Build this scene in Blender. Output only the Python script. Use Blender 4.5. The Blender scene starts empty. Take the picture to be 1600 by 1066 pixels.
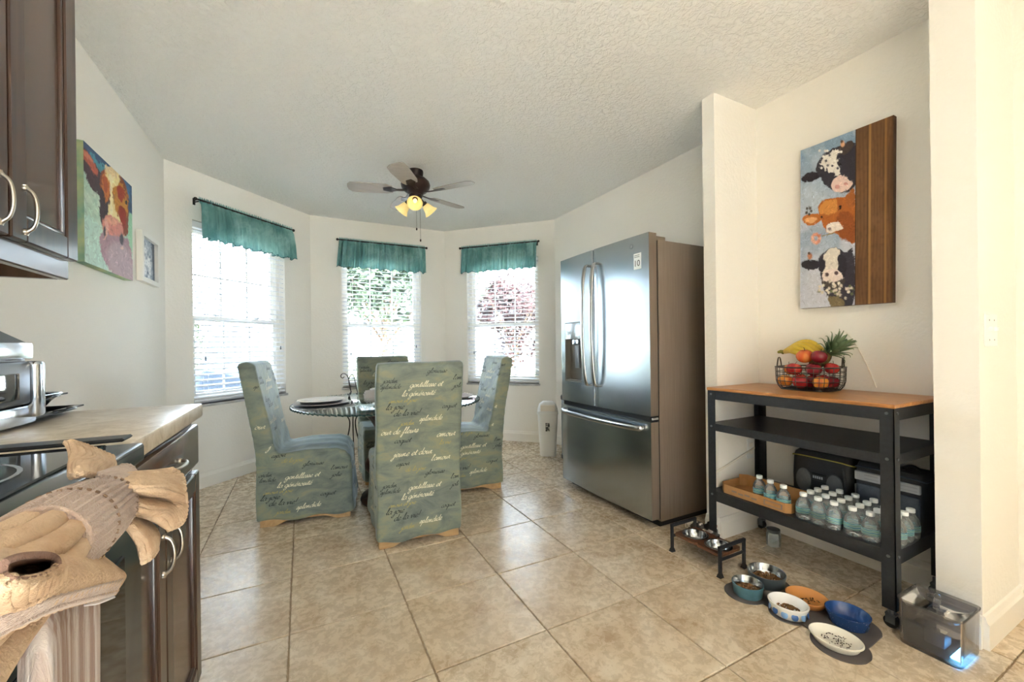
import bpy, bmesh, math, random
import numpy as np
from mathutils import Vector, Matrix
from mathutils.bvhtree import BVHTree

random.seed(7)
SC = bpy.context.scene
COL = SC.collection
PI = math.pi

# ------------------------------------------------------------------ camera
F_PX, HORIZON, YAW, ROLL = 641.08, 541.0, 0.4739, 0.0122
TILE = 0.43
CAM_H = 2.4803 * TILE
_R = Vector((math.cos(YAW), -math.sin(YAW), 0)); _F = Vector((math.sin(YAW), math.cos(YAW), 0)); _U = Vector((0, 0, 1))
_c, _s = math.cos(ROLL), math.sin(ROLL)
cam = bpy.data.cameras.new('camera')
cam.sensor_width = 36.0
cam.lens = F_PX * 36.0 / 1600.0
cam.shift_y = (HORIZON - 533.0) / 1600.0
cam.clip_start = 0.02
cam_o = bpy.data.objects.new('camera', cam)
_rt = _R * _c - _U * _s; _up = _R * _s + _U * _c; _bk = -_F
cam_o.matrix_world = Matrix(((_rt.x, _up.x, _bk.x, 0), (_rt.y, _up.y, _bk.y, 0), (_rt.z, _up.z, _bk.z, CAM_H), (0, 0, 0, 1)))
COL.objects.link(cam_o)
SC.camera = cam_o

def ray(px, py):
    X, Y = px - 800, py - HORIZON
    a = X * _c - Y * _s; b = X * _s + Y * _c
    return _R * a - _U * b + _F * F_PX
def on_z(px, py, z):
    d = ray(px, py); t = (z - CAM_H) / d.z
    return Vector((0, 0, CAM_H)) + d * t
def on_x(px, py, x):
    d = ray(px, py)
    return Vector((0, 0, CAM_H)) + d * (x / d.x)
def on_y(px, py, y):
    d = ray(px, py)
    return Vector((0, 0, CAM_H)) + d * (y / d.y)

# ------------------------------------------------------------------ colour management, world, sun
SC.view_settings.view_transform = 'Standard'
SC.view_settings.look = 'None'
SC.view_settings.gamma = 1.0
SC.view_settings.use_curve_mapping = False
SC.view_settings.exposure = 2.1
try:
    SC.cycles.max_bounces = 14
    SC.cycles.diffuse_bounces = 10
    SC.cycles.transparent_max_bounces = 24
    SC.cycles.caustics_reflective = False
    SC.cycles.caustics_refractive = False
    SC.cycles.sample_clamp_indirect = 25.0
except Exception:
    pass

world = bpy.data.worlds.new('sky')
SC.world = world
world.use_nodes = True
_bg = world.node_tree.nodes['Background']
_bg.inputs['Color'].default_value = (0.76, 0.89, 1.0, 1)
_bg.inputs['Strength'].default_value = 7.2

sun = bpy.data.lights.new('sun', 'SUN')
sun.energy = 60.0
sun.angle = math.radians(1.0)
sun.color = (0.84, 0.925, 1.0)
sun_o = bpy.data.objects.new('sun', sun)
sun_o.rotation_euler = (math.radians(47), 0, math.radians(20))    # from behind the house, high
COL.objects.link(sun_o)
KITCHEN_W = 1.2          # power of each of the kitchen's ceiling lights
KITCHEN_C = (1.0, 0.92, 0.81)

# ------------------------------------------------------------------ colour and material helpers
def S(hexs):
    o = []
    for i in (0, 2, 4):
        c = int(hexs[i:i+2], 16) / 255
        o.append(c / 12.92 if c <= 0.04045 else ((c + 0.055) / 1.055) ** 2.4)
    return (o[0], o[1], o[2], 1.0)

def newmat(name):
    m = bpy.data.materials.new(name)
    m.use_nodes = True
    nt = m.node_tree
    return m, nt, nt.nodes['Principled BSDF']

def nd(nt, typ, **kw):
    n = nt.nodes.new(typ)
    for k, v in kw.items():
        if k in n.inputs: n.inputs[k].default_value = v
        else: setattr(n, k, v)
    return n

def ramp(nt, stops, fac):
    r = nt.nodes.new('ShaderNodeValToRGB')
    e = r.color_ramp.elements
    while len(e) < len(stops): e.new(0.5)
    for k, (p, c) in enumerate(stops):
        e[k].position = p; e[k].color = c
    nt.links.new(fac, r.inputs['Fac'])
    return r

def coords(nt, kind='Object', scale=(1, 1, 1)):
    t = nt.nodes.new('ShaderNodeTexCoord')
    mp = nt.nodes.new('ShaderNodeMapping')
    mp.inputs['Scale'].default_value = scale
    nt.links.new(t.outputs[kind], mp.inputs['Vector'])
    return mp.outputs['Vector']

def noise(nt, vec, scale, detail=3.0, rough=0.55, dist=0.0):
    n = nt.nodes.new('ShaderNodeTexNoise')
    n.inputs['Scale'].default_value = scale
    n.inputs['Detail'].default_value = detail
    n.inputs['Roughness'].default_value = rough
    n.inputs['Distortion'].default_value = dist
    nt.links.new(vec, n.inputs['Vector'])
    return n.outputs['Fac']

def bump(nt, b, height, strength, dist=0.01):
    n = nt.nodes.new('ShaderNodeBump')
    n.inputs['Strength'].default_value = strength
    n.inputs['Distance'].default_value = dist
    nt.links.new(height, n.inputs['Height'])
    nt.links.new(n.outputs['Normal'], b.inputs['Normal'])
    return n

def M(name, c1, rough=0.5, metal=0.0, c2=None, scale=12.0, stretch=(1, 1, 1), bmp=0.0, bscale=None, bdist=0.004,
      spec=None, coat=0.0, lo=0.35, hi=0.65, detail=3.0, emit=None, estr=0.0, dist=0.0, trans=0.0, ior=None, alpha=None):
    m, nt, b = newmat(name)
    col = S(c1) if isinstance(c1, str) else c1
    b.inputs['Base Color'].default_value = col
    b.inputs['Roughness'].default_value = rough
    b.inputs['Metallic'].default_value = metal
    if spec is not None: b.inputs['Specular IOR Level'].default_value = spec
    if coat: b.inputs['Coat Weight'].default_value = coat; b.inputs['Coat Roughness'].default_value = 0.1
    if trans: b.inputs['Transmission Weight'].default_value = trans
    if ior: b.inputs['IOR'].default_value = ior
    if alpha is not None: b.inputs['Alpha'].default_value = alpha
    if emit: b.inputs['Emission Color'].default_value = S(emit); b.inputs['Emission Strength'].default_value = estr
    if c2 is not None or bmp:
        v = coords(nt, 'Object', stretch)
        if c2 is not None:
            r = ramp(nt, [(lo, col), (hi, S(c2) if isinstance(c2, str) else c2)], noise(nt, v, scale, detail, dist=dist))
            nt.links.new(r.outputs['Color'], b.inputs['Base Color'])
        if bmp:
            bump(nt, b, noise(nt, v, bscale or scale, 4.0), bmp, bdist)
    return m

def M_clear(name, tint, rough=0.05, mixfac=0.18, gloss=(1, 1, 1, 1), ior=1.45):
    """thin clear sheet: see-through, with a Fresnel reflection and a little body colour"""
    m = bpy.data.materials.new(name); m.use_nodes = True
    nt = m.node_tree; nt.nodes.clear()
    out = nt.nodes.new('ShaderNodeOutputMaterial')
    tr = nt.nodes.new('ShaderNodeBsdfTransparent'); tr.inputs['Color'].default_value = tint
    df = nt.nodes.new('ShaderNodeBsdfDiffuse'); df.inputs['Color'].default_value = gloss
    gl = nt.nodes.new('ShaderNodeBsdfGlossy'); gl.inputs['Roughness'].default_value = rough; gl.inputs['Color'].default_value = (1, 1, 1, 1)
    m1 = nt.nodes.new('ShaderNodeMixShader'); m1.inputs['Fac'].default_value = mixfac
    nt.links.new(tr.outputs[0], m1.inputs[1]); nt.links.new(df.outputs[0], m1.inputs[2])
    fr = nt.nodes.new('ShaderNodeFresnel'); fr.inputs['IOR'].default_value = ior
    m2 = nt.nodes.new('ShaderNodeMixShader')
    nt.links.new(fr.outputs[0], m2.inputs['Fac'])
    nt.links.new(m1.outputs[0], m2.inputs[1]); nt.links.new(gl.outputs[0], m2.inputs[2])
    nt.links.new(m2.outputs[0], out.inputs['Surface'])
    return m

def M_attr(name, rough=0.6, bmp=0.15):
    m, nt, b = newmat(name)
    a = nt.nodes.new('ShaderNodeVertexColor'); a.layer_name = 'paint'
    nt.links.new(a.outputs['Color'], b.inputs['Base Color'])
    b.inputs['Roughness'].default_value = rough
    b.inputs['Specular IOR Level'].default_value = 0.3
    bump(nt, b, noise(nt, coords(nt), 700.0, 2.0), bmp, 0.001)
    return m

# ------------------------------------------------------------------ mesh helpers
class MB:
    def __init__(s): s.v = []; s.f = []; s.mi = []; s.cur = 0
    def add(s, vs, fs, mtx=None):
        o = len(s.v)
        for p in vs:
            p = Vector(p)
            s.v.append(tuple(mtx @ p if mtx is not None else p))
        for f in fs: s.f.append(tuple(o + i for i in f)); s.mi.append(s.cur)
        return s
    def box(s, x0, x1, y0, y1, z0, z1, mtx=None):
        vs = [(x, y, z) for x in (x0, x1) for y in (y0, y1) for z in (z0, z1)]
        return s.add(vs, [(0, 1, 3, 2), (4, 6, 7, 5), (0, 4, 5, 1), (2, 3, 7, 6), (0, 2, 6, 4), (1, 5, 7, 3)], mtx)
    def rbox(s, x0, x1, y0, y1, z0, z1, r=0.005, seg=2, mtx=None):
        bm = bmesh.new(); bmesh.ops.create_cube(bm, size=1.0)
        bmesh.ops.scale(bm, vec=(x1 - x0, y1 - y0, z1 - z0), verts=bm.verts)
        bmesh.ops.translate(bm, vec=((x0 + x1) / 2, (y0 + y1) / 2, (z0 + z1) / 2), verts=bm.verts)
        r = min(r, 0.49 * min(abs(x1 - x0), abs(y1 - y0), abs(z1 - z0)))
        bmesh.ops.bevel(bm, geom=list(bm.edges), offset=r, segments=seg, profile=0.5, affect='EDGES')
        s.addbm(bm, mtx); bm.free(); return s
    def addbm(s, bm, mtx=None):
        bm.verts.index_update()
        return s.add([v.co.copy() for v in bm.verts], [[v.index for v in f.verts] for f in bm.faces], mtx)
    def lathe(s, prof, n=24, c=(0, 0, 0), mtx=None, a0=0, a1=2 * PI, sx=1, sy=1, wob=None, caps=True):
        """prof: list of (r, z)"""
        full = abs(a1 - a0 - 2 * PI) < 1e-6
        m = n if full else n + 1
        vs = []
        for r, z in prof:
            for k in range(m):
                a = a0 + (a1 - a0) * k / n
                rr = r * (wob(a, z) if wob else 1)
                vs.append((c[0] + rr * math.cos(a) * sx, c[1] + rr * math.sin(a) * sy, c[2] + z))
        fs = []
        for j in range(len(prof) - 1):
            for k in range(n):
                k2 = (k + 1) % m
                fs.append((j * m + k, j * m + k2, (j + 1) * m + k2, (j + 1) * m + k))
        if full and caps:
            if prof[0][0] > 1e-5: fs.append(tuple(range(m - 1, -1, -1)))
            if prof[-1][0] > 1e-5: fs.append(tuple((len(prof) - 1) * m + k for k in range(m)))
        return s.add(vs, fs, mtx)
    def shell(s, prof, n=32, **kw):
        """open lathe without caps (prof goes out and back in)"""
        p = [(max(r, 1e-6), z) for r, z in prof]
        return s.lathe(p, n, caps=False, **kw)
    def tube(s, path, r, n=8, closed=False, mtx=None, cap=True):
        P = [Vector(p) for p in path]; L = len(P)
        rs = r if isinstance(r, (list, tuple)) else [r] * L
        vs = []; fs = []
        prev = None
        for i in range(L):
            if closed: t = P[(i + 1) % L] - P[i - 1]
            else: t = P[min(i + 1, L - 1)] - P[max(i - 1, 0)]
            t = t.normalized() if t.length > 1e-9 else Vector((0, 0, 1))
            if prev is None:
                u = t.orthogonal().normalized()
            else:
                u = (prev - t * prev.dot(t))
                u = u.normalized() if u.length > 1e-6 else t.orthogonal().normalized()
            prev = u; w = t.cross(u)
            for k in range(n):
                a = 2 * PI * k / n
                vs.append(P[i] + (u * math.cos(a) + w * math.sin(a)) * rs[i])
        for i in range(L if closed else L - 1):
            j = (i + 1) % L
            for k in range(n):
                k2 = (k + 1) % n
                fs.append((i * n + k, i * n + k2, j * n + k2, j * n + k))
        if not closed and cap:
            fs.append(tuple(range(n - 1, -1, -1))); fs.append(tuple((L - 1) * n + k for k in range(n)))
        return s.add(vs, fs, mtx)
    def cyl(s, p0, p1, r, n=12, r1=None, mtx=None):
        return s.tube([p0, p1], [r, r if r1 is None else r1], n, mtx=mtx)
    def ball(s, c, rx, ry=None, rz=None, n=16, m=10, mtx=None):
        ry = ry or rx; rz = rz or rx
        vs = [(c[0], c[1], c[2] - rz)]
        for j in range(1, m):
            a = -PI / 2 + PI * j / m
            for k in range(n):
                b = 2 * PI * k / n
                vs.append((c[0] + rx * math.cos(a) * math.cos(b), c[1] + ry * math.cos(a) * math.sin(b), c[2] + rz * math.sin(a)))
        vs.append((c[0], c[1], c[2] + rz)); T = len(vs) - 1
        fs = []
        for k in range(n):
            k2 = (k + 1) % n
            fs.append((0, 1 + k2, 1 + k))
            for j in range(m - 2): fs.append((1 + j * n + k, 1 + j * n + k2, 1 + (j + 1) * n + k2, 1 + (j + 1) * n + k))
            fs.append((T, 1 + (m - 2) * n + k, 1 + (m - 2) * n + k2))
        return s.add(vs, fs, mtx)
    def prism(s, poly, z0, z1, mtx=None, chamfer=0.0):
        n = len(poly)
        vs = [(p[0], p[1], z0) for p in poly]
        if chamfer:
            cx = sum(p[0] for p in poly) / n; cy = sum(p[1] for p in poly) / n
            vs += [(p[0], p[1], z1 - chamfer) for p in poly]
            for p in poly:
                d = math.hypot(cx - p[0], cy - p[1]) or 1
                vs.append((p[0] + (cx - p[0]) / d * chamfer * 1.4, p[1] + (cy - p[1]) / d * chamfer * 1.4, z1))
            L = 3
        else:
            vs += [(p[0], p[1], z1) for p in poly]; L = 2
        fs = [tuple(range(n - 1, -1, -1)), tuple((L - 1) * n + k for k in range(n))]
        for l in range(L - 1):
            for k in range(n):
                k2 = (k + 1) % n
                fs.append((l * n + k, l * n + k2, (l + 1) * n + k2, (l + 1) * n + k))
        return s.add(vs, fs, mtx)
    def grid(s, rows, closed=False, mtx=None):
        nr = len(rows); nc = len(rows[0])
        vs = [p for r in rows for p in r]
        fs = []
        for i in range(nr - 1):
            for j in range(nc if closed else nc - 1):
                j2 = (j + 1) % nc
                fs.append((i * nc + j, i * nc + j2, (i + 1) * nc + j2, (i + 1) * nc + j))
        return s.add(vs, fs, mtx)
    def mesh(s, name, mats, smooth=None):
        me = bpy.data.meshes.new(name)
        me.from_pydata(s.v, [], s.f)
        for m in (mats if isinstance(mats, (list, tuple)) else [mats]): me.materials.append(m)
        if len(me.materials) > 1: me.polygons.foreach_set('material_index', s.mi)
        bm = bmesh.new(); bm.from_mesh(me)
        bmesh.ops.recalc_face_normals(bm, faces=bm.faces)
        bm.to_mesh(me); bm.free()
        if smooth:
            me.shade_smooth(); me.set_sharp_from_angle(angle=math.radians(smooth))
        me.update()
        return me
    def build(s, name, mats, parent=None, smooth=None, loc=None, rotz=None):
        o = bpy.data.objects.new(name, s.mesh(name, mats, smooth))
        COL.objects.link(o)
        if parent is not None: o.parent = parent
        if loc is not None: o.location = loc
        if rotz is not None: o.rotation_euler = (0, 0, rotz)
        return o

def tag(o, label=None, cat=None, group=None, kind=None):
    if label: o['label'] = label
    if cat: o['category'] = cat
    if group: o['group'] = group
    if kind: o['kind'] = kind
    return o

def thing(name, label, cat, loc=(0, 0, 0), rotz=0.0, group=None, kind=None):
    o = bpy.data.objects.new(name, None)
    o.empty_display_size = 0.05
    COL.objects.link(o)
    o.location = loc; o.rotation_euler = (0, 0, rotz)
    return tag(o, label, cat, group, kind)

def structure(o, label=None):
    o['kind'] = 'structure'
    if label: o['label'] = label
    return o

def dup(root, loc=None, rotz=None, label=None):
    def rec(o, par):
        c = o.copy(); COL.objects.link(c); c.parent = par
        for ch in o.children: rec(ch, c)
        return c
    r = rec(root, None)
    if loc is not None: r.location = loc
    if rotz is not None: r.rotation_euler = (0, 0, rotz)
    if label: r['label'] = label
    return r

def spline(pts, n=8, closed=False):
    """Catmull-Rom through the points"""
    P = [Vector(p) for p in pts]; out = []
    L = len(P)
    for i in range(L if closed else L - 1):
        p1, p2 = P[i], P[(i + 1) % L]
        p0 = P[i - 1] if (closed or i > 0) else p1
        p3 = P[(i + 2) % L] if (closed or i + 2 < L) else p2
        for k in range(n):
            t = k / n
            out.append(0.5 * ((2 * p1) + (p2 - p0) * t + (2 * p0 - 5 * p1 + 4 * p2 - p3) * t * t + (3 * p1 - p0 - 3 * p2 + p3) * t ** 3))
    if not closed: out.append(P[-1])
    return out

def solidify(o, t, offset=0.0, sub=0):
    m = o.modifiers.new('thickness', 'SOLIDIFY'); m.thickness = t; m.offset = offset
    if sub:
        n = o.modifiers.new('smooth', 'SUBSURF'); n.levels = sub; n.render_levels = sub
    return o
# ------------------------------------------------------------------ materials
def m_wall(name, c):
    m, nt, b = newmat(name)
    b.inputs['Base Color'].default_value = S(c); b.inputs['Roughness'].default_value = 0.75
    b.inputs['Specular IOR Level'].default_value = 0.25
    t = nt.nodes.new('ShaderNodeNewGeometry')
    bump(nt, b, noise(nt, t.outputs['Position'], 55.0, 3.0), 0.35, 0.006)
    return m
WALL = m_wall('wall_paint', 'efece6')
def m_ceiling():
    m, nt, b = newmat('ceiling_knockdown')
    b.inputs['Base Color'].default_value = S('f5f5f3'); b.inputs['Roughness'].default_value = 0.85
    b.inputs['Specular IOR Level'].default_value = 0.15
    t = nt.nodes.new('ShaderNodeNewGeometry')
    r = ramp(nt, [(0.42, (0, 0, 0, 1)), (0.60, (1, 1, 1, 1))], noise(nt, t.outputs['Position'], 38.0, 5.0, 0.6, 0.6))
    bump(nt, b, r.outputs['Color'], 0.55, 0.012)
    return m
CEIL = m_ceiling()
TRIM = M('white_trim_paint', 'efece6', 0.4)
def m_tile():
    m, nt, b = newmat('beige_ceramic_tile')
    oi = nt.nodes.new('ShaderNodeObjectInfo')
    g = nt.nodes.new('ShaderNodeNewGeometry')
    mul = nt.nodes.new('ShaderNodeVectorMath'); mul.operation = 'SCALE'
    cmb = nt.nodes.new('ShaderNodeCombineXYZ')
    for k in range(3): nt.links.new(oi.outputs['Random'], cmb.inputs[k])
    nt.links.new(cmb.outputs[0], mul.inputs[0]); mul.inputs['Scale'].default_value = 37.0
    ad = nt.nodes.new('ShaderNodeVectorMath'); ad.operation = 'ADD'
    nt.links.new(g.outputs['Position'], ad.inputs[0]); nt.links.new(mul.outputs[0], ad.inputs[1])
    f1 = noise(nt, ad.outputs[0], 4.5, 8.0, 0.66, 0.8)
    r = ramp(nt, [(0.26, S('b0977a')), (0.42, S('cab69b')), (0.56, S('d8c8b1')), (0.74, S('e5d9c7'))], f1)
    f2 = noise(nt, ad.outputs[0], 32.0, 6.0, 0.7, 0.5)
    r2 = ramp(nt, [(0.30, (0.62, 0.55, 0.46, 1)), (0.52, (1, 1, 1, 1))], f2)
    mx = nt.nodes.new('ShaderNodeMix'); mx.data_type = 'RGBA'; mx.blend_type = 'MULTIPLY'; mx.inputs['Factor'].default_value = 0.45
    nt.links.new(r.outputs['Color'], mx.inputs[6]); nt.links.new(r2.outputs['Color'], mx.inputs[7])
    nt.links.new(mx.outputs[2], b.inputs['Base Color'])
    rr = ramp(nt, [(0.3, (0.20, 0.20, 0.20, 1)), (0.7, (0.34, 0.34, 0.34, 1))], f2)
    nt.links.new(rr.outputs['Color'], b.inputs['Roughness'])
    bump(nt, b, f2, 0.12, 0.003)
    return m
TILE_M = m_tile()
GROUT = M('tan_grout', '9a8468', 0.9, c2='ab967a', scale=30)
ESPRESSO = M('espresso_wood', '35231b', 0.28, c2='4a3226', scale=6, stretch=(8, 8, 0.6), coat=0.35)
ESPRESSO_PANEL = M('espresso_panel', '4a362b', 0.25, c2='5a4335', scale=5, stretch=(6, 6, 0.5), coat=0.4)
TANWOOD = M('tan_plywood', 'b99768', 0.55, c2='a98558', scale=8, stretch=(1, 6, 6))
NICKEL = M('brushed_nickel', 'b9b2a6', 0.28, 1.0)
def m_laminate():
    m, nt, b = newmat('stone_laminate')
    v = coords(nt, 'Object')
    r = ramp(nt, [(0.3, S('a2937f')), (0.48, S('c3b6a4')), (0.62, S('d6ccbd')), (0.8, S('b09f8a'))], noise(nt, v, 14.0, 10.0, 0.75, 1.2))
    nt.links.new(r.outputs['Color'], b.inputs['Base Color']); b.inputs['Roughness'].default_value = 0.3
    return m
LAMINATE = m_laminate()
BLACKGLASS = M('black_glass', '0c0e10', 0.05, spec=0.7)
BLACKENAMEL = M('black_enamel', '15181b', 0.18, spec=0.6)
STEELDARK = M('dark_steel', '50575c', 0.3, 0.9)
CHROME = M('chrome_trim', 'c6cbd2', 0.16, 1.0)
BLACKPLASTIC = M('black_plastic', '17181a', 0.35)
def m_stainless(name, c, rough):
    m, nt, b = newmat(name)
    b.inputs['Metallic'].default_value = 1.0
    v = coords(nt, 'Object', (160, 160, 1.2))
    f = noise(nt, v, 2.0, 3.0)
    a = S(c)
    r = ramp(nt, [(0.3, tuple(x * 0.93 for x in a[:3]) + (1,)), (0.7, a)], f)
    nt.links.new(r.outputs['Color'], b.inputs['Base Color'])
    b.inputs['Roughness'].default_value = rough
    b.inputs['Anisotropic'].default_value = 0.5
    return m
STAINLESS = m_stainless('stainless_door', 'b4bcc2', 0.24)
STAINHANDLE = m_stainless('stainless_handle', 'c0c2c2', 0.22)
FRIDGESIDE = M('taupe_steel_side', '8b7d71', 0.42, 0.35, c2='837568', scale=3, stretch=(40, 40, 1))
STEELBOWL = M('polished_steel', 'a9adb0', 0.2, 1.0)
GREYPLASTIC = M('grey_plastic', '8a8f93', 0.35)
WHITEPLASTIC = M('white_plastic', 'eceff0', 0.35)
BLINDWHITE = M('white_blind_vinyl', 'eef0f4', 0.45)
BLACKMETAL = M('black_powder_coat', '26282b', 0.42, 0.15, c2='2d2f33', scale=60)
BOLT = M('bolt_steel', '7b7f82', 0.35, 0.9)
IRON = M('wrought_iron', '2c2522', 0.5, 0.4)
DARKBRONZE = M('dark_bronze', '3b2a26', 0.35, 0.55, c2='241b1a', scale=9)
BLADE = M('pale_taupe_blade', 'b3aba4', 0.45, c2='a69d95', scale=6, stretch=(1, 10, 10))
AMBER = M('amber_glass_shade', 'e0c47a', 0.35, c2='f0dca0', scale=10, emit='f2d78c', estr=0.12)
BULBM = M('frosted_bulb', 'fbf0cf', 0.4, emit='ffe9b8', estr=0.25)
def m_oak():
    m, nt, b = newmat('honey_wood_top')
    v = coords(nt, 'Object', (14, 1.2, 14))
    f = noise(nt, v, 5.0, 8.0, 0.65, 1.5)
    r = ramp(nt, [(0.28, S('8a5830')), (0.5, S('b27a46')), (0.72, S('cb9a63'))], f)
    nt.links.new(r.outputs['Color'], b.inputs['Base Color']); b.inputs['Roughness'].default_value = 0.32
    return m
WOODTOP = m_oak()
FEEDWOOD = M('red_brown_wood', '6d4630', 0.4, c2='54331f', scale=5, stretch=(12, 1, 12))
def m_teal():
    m = bpy.data.materials.new('teal_valance_cloth'); m.use_nodes = True
    nt = m.node_tree; b = nt.nodes['Principled BSDF']; out = nt.nodes['Material Output']
    v = coords(nt, 'Object')
    r = ramp(nt, [(0.3, S('5f9392')), (0.48, S('7fb0ae')), (0.62, S('a3cdc9')), (0.78, S('74a5a4'))], noise(nt, v, 5.0, 5.0, 0.6, 0.6))
    nt.links.new(r.outputs['Color'], b.inputs['Base Color']); b.inputs['Roughness'].default_value = 0.55
    tl = nt.nodes.new('ShaderNodeBsdfTranslucent'); nt.links.new(r.outputs['Color'], tl.inputs['Color'])
    mx = nt.nodes.new('ShaderNodeMixShader'); mx.inputs['Fac'].default_value = 0.40
    nt.links.new(b.outputs[0], mx.inputs[1]); nt.links.new(tl.outputs[0], mx.inputs[2]); nt.links.new(mx.outputs[0], out.inputs['Surface'])
    return m
TEAL = m_teal()
def m_cover():
    m, nt, b = newmat('sage_slipcover_cloth')
    v = coords(nt, 'Object', (1, 1, 2.2))
    r = ramp(nt, [(0.25, S('505850')), (0.40, S('697168')), (0.53, S('7a8272')), (0.64, S('898a6e')), (0.76, S('6a786f'))], noise(nt, v, 6.5, 7.0, 0.62, 0.5))
    nt.links.new(r.outputs['Color'], b.inputs['Base Color'])
    b.inputs['Roughness'].default_value = 0.55
    b.inputs['Sheen Weight'].default_value = 0.5; b.inputs['Sheen Roughness'].default_value = 0.4
    b.inputs['Sheen Tint'].default_value = (0.75, 0.9, 1, 1)
    bump(nt, b, noise(nt, coords(nt, 'Object'), 14.0, 3.0), 0.25, 0.02)
    return m
COVER = m_cover()
INK_BLACK = M('black_ink', '2a332f', 0.7)
INK_CREAM = M('cream_ink', 'dcd6b8', 0.7)
INK_GOLD = M('gold_ink', 'a1965a', 0.6)
GLASS_TOP = M_clear('table_glass', (0.86, 0.94, 0.93, 1), 0.02, 0.05, (0.75, 0.88, 0.86, 1), 1.5)
GLASS_EDGE = M('green_glass_edge', '35504e', 0.12)
PANE = M_clear('window_glass', (0.70, 0.71, 0.72, 1), 0.0, 0.01, (0.9, 0.95, 1, 1), 1.3)  # grey tint cuts the fill entering through the added back door
PANE_TINT = M_clear('dimming_window_glass', (0.66, 0.67, 0.68, 1), 0.0, 0.01, (0.9, 0.95, 1, 1), 1.3)  # grey tint added to dim the daylight behind the blinds
CARVED = M('carved_brown_resin', '4b2f26', 0.35, c2='6d4a3c', scale=22, coat=0.3)
PORCELAIN = M('white_porcelain', 'f0efee', 0.2)
PLATEDARK = M('dark_plate_rim', '3a3434', 0.3)
PLATEGREY = M('grey_plate', 'a9a6ad', 0.3)
LINEN = M('white_linen', 'e8e6ea', 0.8)
def m_towel():
    m, nt, b = newmat('ribbed_towel')
    v = coords(nt, 'Object')
    r = ramp(nt, [(0.35, S('a48c7c')), (0.6, S('bda798'))], noise(nt, v, 18.0, 4.0))
    nt.links.new(r.outputs['Color'], b.inputs['Base Color']); b.inputs['Roughness'].default_value = 0.95
    b.inputs['Sheen Weight'].default_value = 0.3
    bump(nt, b, noise(nt, v, 420.0, 3.0), 0.8, 0.004)
    return m
TOWEL = m_towel()
TOWEL_PALE = M('pale_towel', 'bfa184', 0.95, c2='cfb598', scale=30, bmp=0.7, bscale=380, bdist=0.004)
TOWEL_STRIPE = M('striped_towel', 'b59a8b', 0.95, c2='dcd0c8', scale=9, stretch=(1, 9, 0.15), lo=0.45, hi=0.6, bmp=0.8, bscale=400)

H = 2.44
XL, XR = -0.865, 2.465
YB = 4.70
A0 = (XL, 3.745); A1 = (0.09, YB); C0 = (1.525, YB); C1 = (XR, 3.76)
XP, YP0, YP1 = 2.02, 1.485, 1.56          # pier beside the fridge
XN = 2.39                                  # niche back wall
XQ, YQ0, YQ1 = 2.085, 0.525, 0.642         # pier by the switch
XE = 2.475                                 # wall on past the switch
YK = -3.2                                  # kitchen wall behind the camera
WT = 0.15

# ------------------------------------------------------------------ floor with its tiles
room = [(XL, YK), (XE, YK), (XE, YQ0), (XQ, YQ0), (XQ, YQ1), (XN, YQ1), (XN, YP0), (XP, YP0), (XP, YP1), (XR, YP1), C1, C0, A1, A0]
fl = MB()
fl.box(XL - WT, 2.9, YK - WT, YB + WT + .1, -0.12, -0.006)
floor = structure(fl.build('floor', GROUT), 'beige ceramic tile floor with tan grout')
hull = [(XL, YK), (XE, YK), (XE, 3.75), C0, A1, A0]
def clip(poly, a, b):
    """keep the part left of a->b"""
    out = []
    def side(p): return (b[0] - a[0]) * (p[1] - a[1]) - (b[1] - a[1]) * (p[0] - a[0])
    for i in range(len(poly)):
        p, q = poly[i - 1], poly[i]
        sp, sq = side(p), side(q)
        if (sp >= 0) != (sq >= 0):
            t = sp / (sp - sq); out.append((p[0] + (q[0] - p[0]) * t, p[1] + (q[1] - p[1]) * t))
        if sq >= 0: out.append(q)
    return out
GX, GY = 0.8796 * TILE, 7.063 * TILE
g = 0.0026
half = TILE / 2 - g
full_tile = MB().prism([(-half, -half), (half, -half), (half, half), (-half, half)], -0.006, 0.0, chamfer=0.0022).mesh('tile', TILE_M)
for i in range(-4, 6):
    for j in range(-15, 5):
        cx, cy = GX + (i + .5) * TILE, GY + (j + .5) * TILE
        sq = [(cx - half, cy - half), (cx + half, cy - half), (cx + half, cy + half), (cx - half, cy + half)]
        poly = sq
        for k in range(len(hull)):
            if not poly: break
            poly = clip(poly, hull[k], hull[(k + 1) % len(hull)])
        if len(poly) < 3: continue
        if len(poly) == 4 and all(abs(poly[k][0] - sq[m_][0]) < 1e-6 and abs(poly[k][1] - sq[m_][1]) < 1e-6 for k, m_ in enumerate(range(4))):
            o = bpy.data.objects.new('tile', full_tile); COL.objects.link(o); o.location = (cx, cy, 0); o.parent = floor
        else:
            ar = abs(sum(poly[k - 1][0] * poly[k][1] - poly[k][0] * poly[k - 1][1] for k in range(len(poly)))) / 2
            if ar < 0.0008: continue
            pl = [(p[0] - cx, p[1] - cy) for p in poly]
            MB().prism(pl, -0.006, 0.0, chamfer=0.0).build('tile', TILE_M, floor, loc=(cx, cy, 0))

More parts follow.
